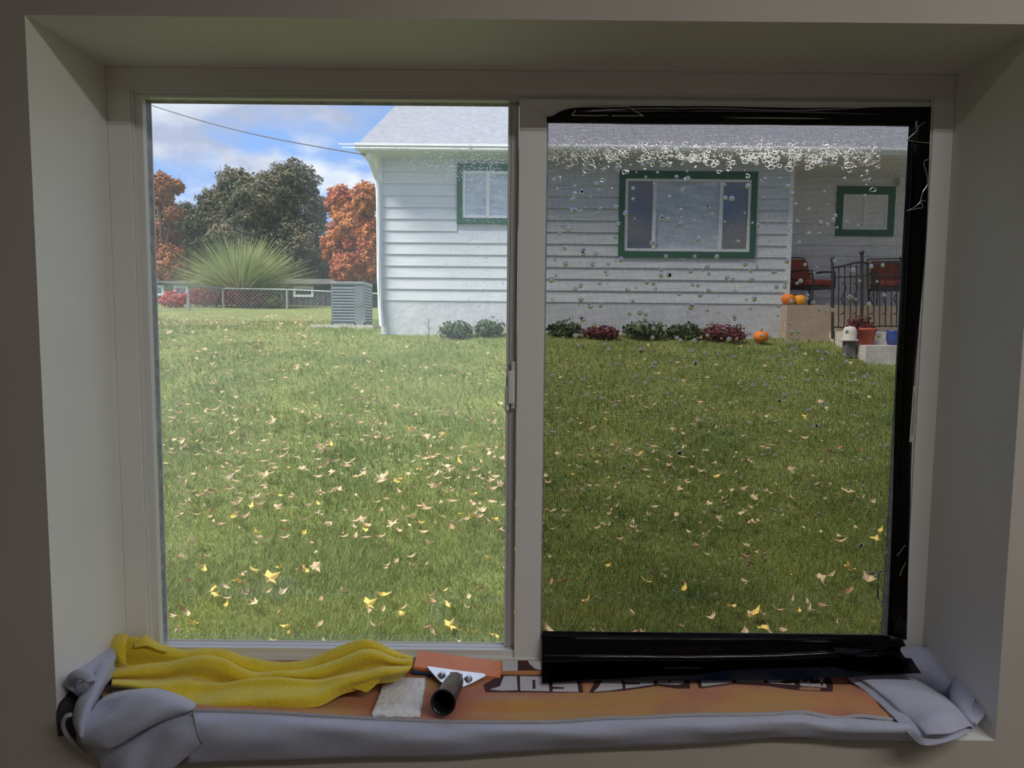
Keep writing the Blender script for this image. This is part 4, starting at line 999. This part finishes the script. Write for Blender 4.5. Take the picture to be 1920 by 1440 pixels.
lp = [(1832, 1300, 1.16), (1846, 1314, 1.15), (1850, 1326, 1.14), (1846, 1342, 1.125), (1836, 1354, 1.115), (1828, 1362, 1.11), (1822, 1340, 1.125), (1824, 1318, 1.145), (1832, 1302, 1.158)]
lo = [Vector(v) - Vector(tw.location) for v in arc([tuple(at(*p)) for p in lp], 40)]
V = []; Fq = []
for i, p in enumerate(lo):
    V += [p, p + Vector((-.006, .05, .004))]
for i in range(len(lo) - 1): Fq.append((2 * i, 2 * i + 2, 2 * i + 3, 2 * i + 1))
o = obj('open_loop', mesh_np('open_loop', V, Fq, True), M_GREY, tw); md = o.modifiers.new('thick', 'SOLIDIFY'); md.thickness = .004

# ---------------- yellow microfibre cloth
yc = thing('yellow_cloth', 'crumpled bright yellow microfibre cloth lying on the towel at the left', 'cloth', (*at(470, 1300, 1.2).xy, ZS + .03))
cx_ = [210, 240, 270, 310, 345, 380, 420, 450, 480, 520, 560, 600, 640, 680, 710, 740, 774]
def prow(ys_, Y, xs_=cx_):
    if not isinstance(Y, (list, tuple)): Y = [Y] * len(xs_)
    return [(x, y, d) for x, y, d in zip(xs_, ys_, Y)]
r0 = prow([1228, 1226, 1226, 1228, 1236, 1236, 1238, 1242, 1246, 1250, 1250, 1246, 1240, 1232, 1232, 1236, 1240], 1.298)
r1 = prow([1208, 1196, 1198, 1212, 1220, 1217, 1219, 1230, 1237, 1244, 1242, 1229, 1213, 1202, 1208, 1222, 1233], 1.284)
r2 = prow([1228, 1222, 1220, 1226, 1230, 1226, 1232, 1246, 1256, 1258, 1254, 1242, 1226, 1212, 1216, 1228, 1236], 1.268)
r2b = prow([1243, 1250, 1248, 1245, 1242, 1236, 1245, 1262, 1272, 1270, 1264, 1254, 1238, 1222, 1222, 1234, 1238], 1.268)
r3 = prow([1257, 1252, 1248, 1243, 1236, 1231, 1237, 1253, 1262, 1260, 1258, 1249, 1234, 1219, 1222, 1234, 1239], 1.224)
r3b = prow([1268, 1264, 1262, 1258, 1250, 1246, 1258, 1270, 1272, 1264, 1266, 1262, 1248, 1232, 1232, 1240, 1241], 1.205)
r4 = prow([1275, 1275, 1275, 1273, 1268, 1274, 1284, 1286, 1283, 1276, 1280, 1276, 1264, 1256, 1250, 1250, 1244], 1.212)
r4b = prow([1278, 1279, 1280, 1280, 1278, 1282, 1282, 1277, 1273, 1271, 1275, 1276, 1268, 1262, 1254, 1252, 1246], 1.174)
r5 = prow([1282, 1284, 1287, 1290, 1296, 1300, 1296, 1292, 1290, 1288, 1290, 1290, 1280, 1272, 1266, 1262, 1255], 1.158)
r6 = prow([1285, 1288, 1292, 1298, 1314, 1320, 1316, 1314, 1312, 1310, 1310, 1308, 1290, 1282, 1275, 1270, 1262], [1.17, 1.165, 1.16, 1.155, 1.14, 1.128, 1.126, 1.126, 1.128, 1.13, 1.132, 1.137, 1.155, 1.165, 1.175, 1.19, 1.22])
r7 = prow([1287, 1291, 1295, 1302, 1323, 1333, 1332, 1331, 1330, 1329, 1328, 1324, 1302, 1290, 1280, 1276, 1267], [1.18, 1.175, 1.168, 1.16, 1.138, 1.124, 1.122, 1.122, 1.124, 1.126, 1.128, 1.134, 1.158, 1.17, 1.18, 1.2, 1.23])
r4[-1] = (772, 1250, 1.20); r4b[-1] = (770, 1252, 1.185); r5[-1] = (765, 1258, 1.178); r6[-1] = (757, 1264, 1.198); r7[-1] = (750, 1270, 1.212)
cloth('crumpled_sheet', [r0, r1, r2, r2b, r3, r3b, r4, r4b, r5, r6, r7], 220, 150, M_YELLOW, yc, .004, .0030, 38, 21)
def ypiece(name, rows, nu=50, nv=30): return cloth(name, rows, nu, nv, M_YELLOW, yc, .004, .0006, 60, 22)
# folded corner at the left end
ypiece('turned_corner', [
    [(214, 1195, 1.276), (222, 1190, 1.272), (238, 1190, 1.268), (238, 1196, 1.266)],
    [(208, 1210, 1.262), (216, 1205, 1.255), (229, 1203, 1.25), (236, 1207, 1.25)],
    [(209, 1232, 1.250), (216, 1228, 1.243), (224, 1226, 1.238), (236, 1230, 1.24)],
    [(216, 1243, 1.244), (222, 1244, 1.238), (230, 1246, 1.234), (238, 1248, 1.234)]], 30, 30)
ypiece('back_tip', [
    [(252, 1206, 1.285), (268, 1194, 1.285), (272, 1193, 1.285), (290, 1203, 1.285), (312, 1214, 1.284)],
    [(252, 1208, 1.272), (266, 1200, 1.272), (276, 1201, 1.272), (294, 1210, 1.272), (312, 1217, 1.272)],
    [(252, 1214, 1.262), (266, 1212, 1.262), (278, 1212, 1.262), (296, 1219, 1.262), (312, 1223, 1.262)]], 30, 16)
ypiece('back_tip', [
    [(672, 1206, 1.292), (686, 1199, 1.290), (694, 1200, 1.290), (704, 1212, 1.288)],
    [(672, 1210, 1.280), (686, 1205, 1.279), (696, 1207, 1.279), (706, 1217, 1.278)]], 20, 10)
# front-right lapels
ypiece('lower_lapel', [
    [(655, 1262, 1.20), (690, 1256, 1.195), (716, 1252, 1.185), (725, 1258, 1.18)],
    [(652, 1274, 1.175), (690, 1266, 1.172), (716, 1258, 1.17), (726, 1264, 1.17)],
    [(652, 1284, 1.165), (686, 1278, 1.163), (706, 1272, 1.163), (720, 1268, 1.168)],
    [(656, 1288, 1.163), (676, 1294, 1.160), (690, 1296, 1.160), (712, 1274, 1.168)]], 40, 30)

# ---------------- white felt pad
zt0 = ZS + .040
def zsurf(px, py):
    h = BV.ray_cast(Vector((0, 0, ZC)), ray(px, py).normalized()); return h[0]
c0 = [zsurf(*p) for p in ((695, 1346), (788, 1348), (799, 1276), (722, 1274))]
pad_o = sum(c0, Vector()) / 4
pad = thing('felt_pad', 'small square white felt pad lying beside the squeegee', 'pad', pad_o)
nu_, nv_ = 40, 36; V = []; Fq = []
g = np.random.default_rng(9)
up = Vector((0, 0, 1))
for lay in (0, 1):
    for j in range(nv_):
        for i in range(nu_):
            u, v = i / (nu_ - 1), j / (nv_ - 1)
            p = c0[0].lerp(c0[1], u).lerp(c0[3].lerp(c0[2], u), v)
            ed = min(u, 1 - u, v, 1 - v); th = .0025 + (.0060 * min(1, ed / .05) ** .5 if lay else 0)
            V.append(p - pad_o + up * (th + (g.normal() * .0005 if lay else 0)) + Vector((g.normal() * .0004, g.normal() * .0006, 0)))
n1 = nu_ * nv_
for j in range(nv_ - 1):
    for i in range(nu_ - 1):
        a = j * nu_ + i; Fq.append((a + n1, a + 1 + n1, a + nu_ + 1 + n1, a + nu_ + n1)); Fq.append((a, a + nu_, a + nu_ + 1, a + 1))
rim = [i for i in range(nu_)] + [j * nu_ + nu_ - 1 for j in range(1, nv_)] + [(nv_ - 1) * nu_ + i for i in range(nu_ - 2, -1, -1)] + [j * nu_ for j in range(nv_ - 2, 0, -1)]
for a, b in zip(rim, rim[1:] + rim[:1]): Fq.append((a, b, b + n1, a + n1))
obj('felt', mesh_np('felt', V, Fq, True), M_FELT, pad)

# ---------------- squeegee
TL, TR, BR, BL = at(784, 1219, 1.298), at(941, 1240, 1.298), at(938, 1270, 1.252), at(775, 1250, 1.252)
sq = thing('squeegee', 'black-handled window squeegee with a wide orange blade on the sill', 'squeegee', (BL + BR) / 2 - Vector((0, 0, .01)))
so_ = Vector(sq.location); nrm = (TR - TL).cross(BL - TL).normalized()
if nrm.z < 0: nrm = -nrm
def slab(name, t0, t1, a, b, mat, bev=.0008):
    q = [BL.lerp(TL, a), BR.lerp(TR, a), BR.lerp(TR, b), BL.lerp(TL, b)]
    return MB().hexa([p - so_ - nrm * t1 for p in q], [p - so_ - nrm * t0 for p in q]).build(name, mat, sq, bevel=bev)
slab('blade', 0, .0065, 0, 1, M_ORANGE)
slab('blade_core', .0066, .0095, .0, .55, M_OLIVE, .0004)
slab('blade_channel', .0096, .0150, .0, .5, M_BLUE)
pl = [(800, 1250), (805, 1249), (840, 1254), (868, 1258), (905, 1262), (912, 1265), (910, 1268), (885, 1281), (868, 1288), (842, 1288), (826, 1278), (808, 1259)]
def on_blade(px, py, lift):
    d = ray(px, py); o0 = Vector((0, 0, ZC)); p0 = BL + nrm * lift; t = (p0 - o0).dot(nrm) / d.dot(nrm); return o0 + d * t - so_
m = MB(); a = [on_blade(x_, y_, .0042) for x_, y_ in pl]; b = [p - nrm * .0022 for p in a]; n = len(a)
m.add(a + b, [tuple(range(n)), tuple(range(2 * n - 1, n - 1, -1))] + [(i, n + i, n + (i + 1) % n, (i + 1) % n) for i in range(n)]); cp = m.build('clamp_plate', M_CHROME, sq, bevel=.0005)
m = MB(); a = [p - nrm * .020 for p in a]; b = [p - nrm * .0018 for p in a]
m.add(a + b, [tuple(range(n)), tuple(range(2 * n - 1, n - 1, -1))] + [(i, n + i, n + (i + 1) % n, (i + 1) % n) for i in range(n)]); m.build('lower_plate', M_CHROME, sq)
for (x_, y_) in ((828, 1266), (878, 1273)):
    c = on_blade(x_, y_, .0042); s_ = MB().lathe([(.0068, 0), (.0068, .0012), (.0052, .0022), (.0046, .0060), (.0034, .0068), (0, .0070)], c, nrm, 16).build('screw', M_CHROME, sq, True)
    MB().lathe([(.0078, .0001), (.0078, .0006), (.006, .0008)], c, nrm, 16).build('washer', M_BLACK, sq, True)
hA, hB = at(856, 1272, 1.240) - so_, at(831, 1317, 1.108) - so_
ax = (hB - hA); L_ = ax.length
MB().lathe([(0, -.004), (.011, 0), (.0150, .012), (.0172, .03), (.0185, L_ * .6), (.0196, L_ - .004), (.0212, L_ - .003), (.0214, L_), (.0186, L_ + .0005), (.0170, L_ - .01), (.0150, L_ * .35), (0, L_ * .3)], hA, ax, 36).build('handle', M_BLACK, sq, True)
kp = [on_blade(*p, .006) for p in ((845, 1262), (848, 1267), (854, 1270), (853, 1277))]
MB().tube(kp, .0022, 6).build('swivel_bracket', M_BLACK, sq, True)
kp = [on_blade(*p, .006) for p in ((845, 1262), (856, 1263), (866, 1266), (862, 1271), (854, 1270))]
MB().tube(kp, .0020, 6).build('swivel_bracket', M_BLACK, sq, True)

# ------------------------------------------------------------------ the dark tint film
fm = thing('tint_film', 'dark glossy window tint film stuck on the right pane, black edges overhanging the frame', 'film', (X_at(1350, 1260, 1.3), 1.3, ZS + .03))
fo3 = Vector(fm.location)
YT = YR - .0012
q = [Vector((RR[0] - .003, YT, RR[2])), Vector((RR[1], YT, RR[2])), Vector((RR[1], YT, RR[3])), Vector((RR[0] - .003, YT, RR[3]))]
MB().add([p - fo3 for p in q], [(0, 1, 2, 3)]).build('film_sheet', M_FILM, fm)
def film(name, rows, nu=60, nv=16, noise=.0006):
    V, Fq = loft(rows, nu, nv, noise, 28, 30 + len(name)); return obj(name, mesh_np(name, [Vector(v) - fo3 for v in V], Fq, True), M_FILMBLACK, fm)
YO = YS - .0035
film('top_overhang', [
    [(1025, 231, YT), (1180, 233, YT), (1350, 234, YT), (1520, 235, YT), (1706, 237, YT - .004)],
    [(1025, 227, YO + .004), (1180, 220, YO + .003), (1350, 220, YO + .003), (1520, 221, YO + .003), (1735, 226, YO + .001)],
    [(1025, 223, YO), (1088, 201, YO), (1300, 199, YO), (1500, 202, YO), (1746, 200, YO)]], 80, 12)
film('right_overhang', [
    [(1704, 235, YT), (1692, 480, YT), (1680, 720, YT), (1670, 960, YT), (1660, 1190, YT)],
    [(1712, 235, YO + .004), (1701, 480, YO + .004), (1690, 720, YO + .004), (1680, 960, YO + .004), (1668, 1192, YO + .004)],
    [(1722, 220, YO - .001), (1712, 480, YO - .001), (1702, 720, YO - .001), (1692, 960, YO), (1680, 1195, YO)],
    [(1746, 200, YO), (1735, 470, YO), (1714, 720, YO - .002), (1706, 960, YO - .002), (1700, 1200, YO - .006)]], 80, 12, .0010)
film('bottom_overhang', [
    [(1017, 1183, YT), (1180, 1185, YT), (1340, 1187, YT), (1500, 1189, YT), (1662, 1191, YT)],
    [(1016, 1192, YO), (1180, 1194, YO), (1340, 1195, YO), (1500, 1196, YO), (1672, 1196, YO)],
    [(1016, 1206, YO - .006), (1180, 1206, YO - .006), (1340, 1206, YO - .006), (1500, 1204, YO - .006), (1692, 1200, YO - .004)],
    [(1016, 1235, 1.296), (1180, 1235, 1.296), (1340, 1235, 1.296), (1500, 1232, 1.294), (1704, 1225, 1.290)],
    [(1016, 1258, 1.262), (1180, 1256, 1.262), (1340, 1254, 1.262), (1500, 1250, 1.260), (1716, 1245, 1.240)],
    [(1016, 1281, 1.216), (1100, 1277, 1.222), (1300, 1276, 1.222), (1480, 1274, 1.220), (1728, 1262, 1.190)]], 120, 40, .0012)
film('crumpled_flap', [
    [(1562, 1214, 1.290), (1590, 1216, 1.284), (1630, 1220, 1.280), (1668, 1212, 1.284), (1684, 1214, 1.286)],
    [(1568, 1226, 1.276), (1598, 1228, 1.262), (1634, 1230, 1.258), (1664, 1224, 1.262), (1690, 1224, 1.27)],
    [(1576, 1242, 1.268), (1606, 1240, 1.262), (1640, 1250, 1.262), (1670, 1240, 1.262), (1700, 1240, 1.262)]], 50, 20, .003)
# thin creases and water lines that catch the lamp
def crease(pts, Y, r=.0008, nm='wet_crease'):
    P = [tuple(at(x_, y_, Y)) for x_, y_ in pts]
    MB().tube([Vector(v) - fo3 for v in arc(P, 6 * len(P))], r, 6, flat=1).build(nm, M_BUB, fm, True)
YC = YO - .0022
for c in ([(1072, 216), (1110, 217), (1140, 216)], [(1148, 217), (1180, 217), (1206, 217)], [(1072, 216), (1080, 206)], [(1206, 217), (1190, 208), (1178, 200)], [(1085, 201), (1110, 200), (1130, 201), (1150, 200), (1178, 200)],
          [(1735, 228), (1722, 238), (1716, 248), (1700, 262)], [(1700, 262), (1720, 266), (1742, 268)],
          [(1740, 298), (1732, 305), (1737, 325), (1739, 345), (1730, 360), (1725, 378), (1715, 388), (1700, 395)], [(1725, 378), (1731, 388), (1720, 391), (1700, 395)], [(1725, 377), (1735, 376)],
          [(1697, 1022), (1690, 1032), (1682, 1042)], [(1698, 1055), (1692, 1066), (1687, 1080)]):
    crease(c, YC - .003, .0009)

# ---------------- water between film and glass
def bubbles(name, spec, Y, mat, label):
    """shallow flat-topped bubbles: a soft raised ring each"""
    V = []; Fq = []; seg = 22
    for (x, z, r, w_, sx, ph) in spec:
        prof = [(r - w_, 0), (r - w_ * .5, .75), (r, 1), (r + w_ * .5, .75), (r + w_, 0)]; k = len(V)
        for (rr, h) in prof:
            for s in range(seg):
                a = 2 * math.pi * s / seg; q_ = 1 + .14 * math.sin(2 * a + ph) + .08 * math.sin(3 * a + 2 * ph)
                V.append((x + rr * q_ * math.cos(a) * sx, Y - h * w_ * .16, z + rr * q_ * math.sin(a)))
        for j in range(4):
            for s in range(seg):
                a = k + j * seg + s; b = k + j * seg + (s + 1) % seg; Fq.append((a, b, b + seg, a + seg))
    o = obj(name, mesh_np(name, V, Fq, True), mat); tag(o, label, 'water', kind='stuff'); return o
g = random.Random(3); spec = []
yb = YT - .0006
for i in range(430):
    px = g.uniform(1028, 1650)
    py = 291 + (px - 1030) * .004 + g.gauss(0, 10 if g.random() < .72 else 22)
    if py < 262: continue
    p = at(px, py, yb); r = g.choice((.0008, .0012, .0018, .0026, .0034, .0042)) * g.uniform(.8, 1.2)
    spec.append((p.x, p.z, r, .00065 if r > .0015 else r * .5, g.uniform(.9, 1.7), g.uniform(0, 6)))
for (px, py, r, sx) in ((1104, 317, .009, 1.2), (1148, 287, .010, 1.15), (1628, 305, .006, 1.3), (1592, 310, .006, 1.4), (1330, 305, .006, 1.2), (1172, 323, .004, 1.3), (1637, 356, .004, 1.3)):
    p = at(px, py, yb); spec.append((p.x, p.z, r, .001, sx, 1.0))
bubbles('soapy_bubbles', spec, yb, M_BUB, 'band of glinting soapy bubbles under the film near the top of the right pane')
def drops(name, n, boxpx, Y, rr, label, seed, gaussx=None):
    V = []; Fq = []; seg = 14; g = random.Random(seed)
    for i in range(n):
        if gaussx: px = g.gauss(gaussx[0], gaussx[1]); py = g.gauss(gaussx[2], gaussx[3])
        else: px = g.uniform(boxpx[0], boxpx[1]); py = g.uniform(boxpx[2], boxpx[3])
        if not (boxpx[0] < px < boxpx[1] and boxpx[2] < py < boxpx[3]): continue
        p = at(px, py, Y); r = g.uniform(*rr); h = r * .2; k = len(V); el = g.uniform(.9, 1.15)
        rings = [(1.0, 0), (.93, .45), (.82, .8), (.5, .97)]
        for (a_, hh_) in rings:
            for s in range(seg):
                a = 2 * math.pi * s / seg; V.append((p.x + r * a_ * math.cos(a), Y - h * hh_, p.z + r * el * a_ * math.sin(a)))
        V.append((p.x, Y - h, p.z)); V.append((p.x, Y, p.z))
        for j in range(3):
            for s in range(seg):
                a = k + j * seg + s; b = k + j * seg + (s + 1) % seg; Fq.append((b, a, a + seg, b + seg))
        for s in range(seg):
            a = k + 3 * seg + s; b = k + 3 * seg + (s + 1) % seg; Fq.append((b, a, k + 4 * seg)); Fq.append((k + s, k + (s + 1) % seg, k + 4 * seg + 1))
    o = obj(name, mesh_np(name, V, Fq, True), M_DROP); tag(o, label, 'water', kind='stuff'); return o
drops('water_droplets', 620, (1032, 1665, 300, 1165), YT - .0003, (.0018, .0052), 'clear water droplets scattered over the tinted right pane', 5)
drops('fine_droplets', 900, (800, 945, 285, 660), YG - .0003, (.0005, .0011), 'fine mist of droplets on the left pane beside the mullion', 6, (905, 32, 400, 190))
drops('fine_droplets', 500, (700, 945, 280, 345), YG - .0003, (.0005, .0011), 'fine mist of droplets on the left pane just under the mirrored lamp line', 7, (890, 60, 312, 16))
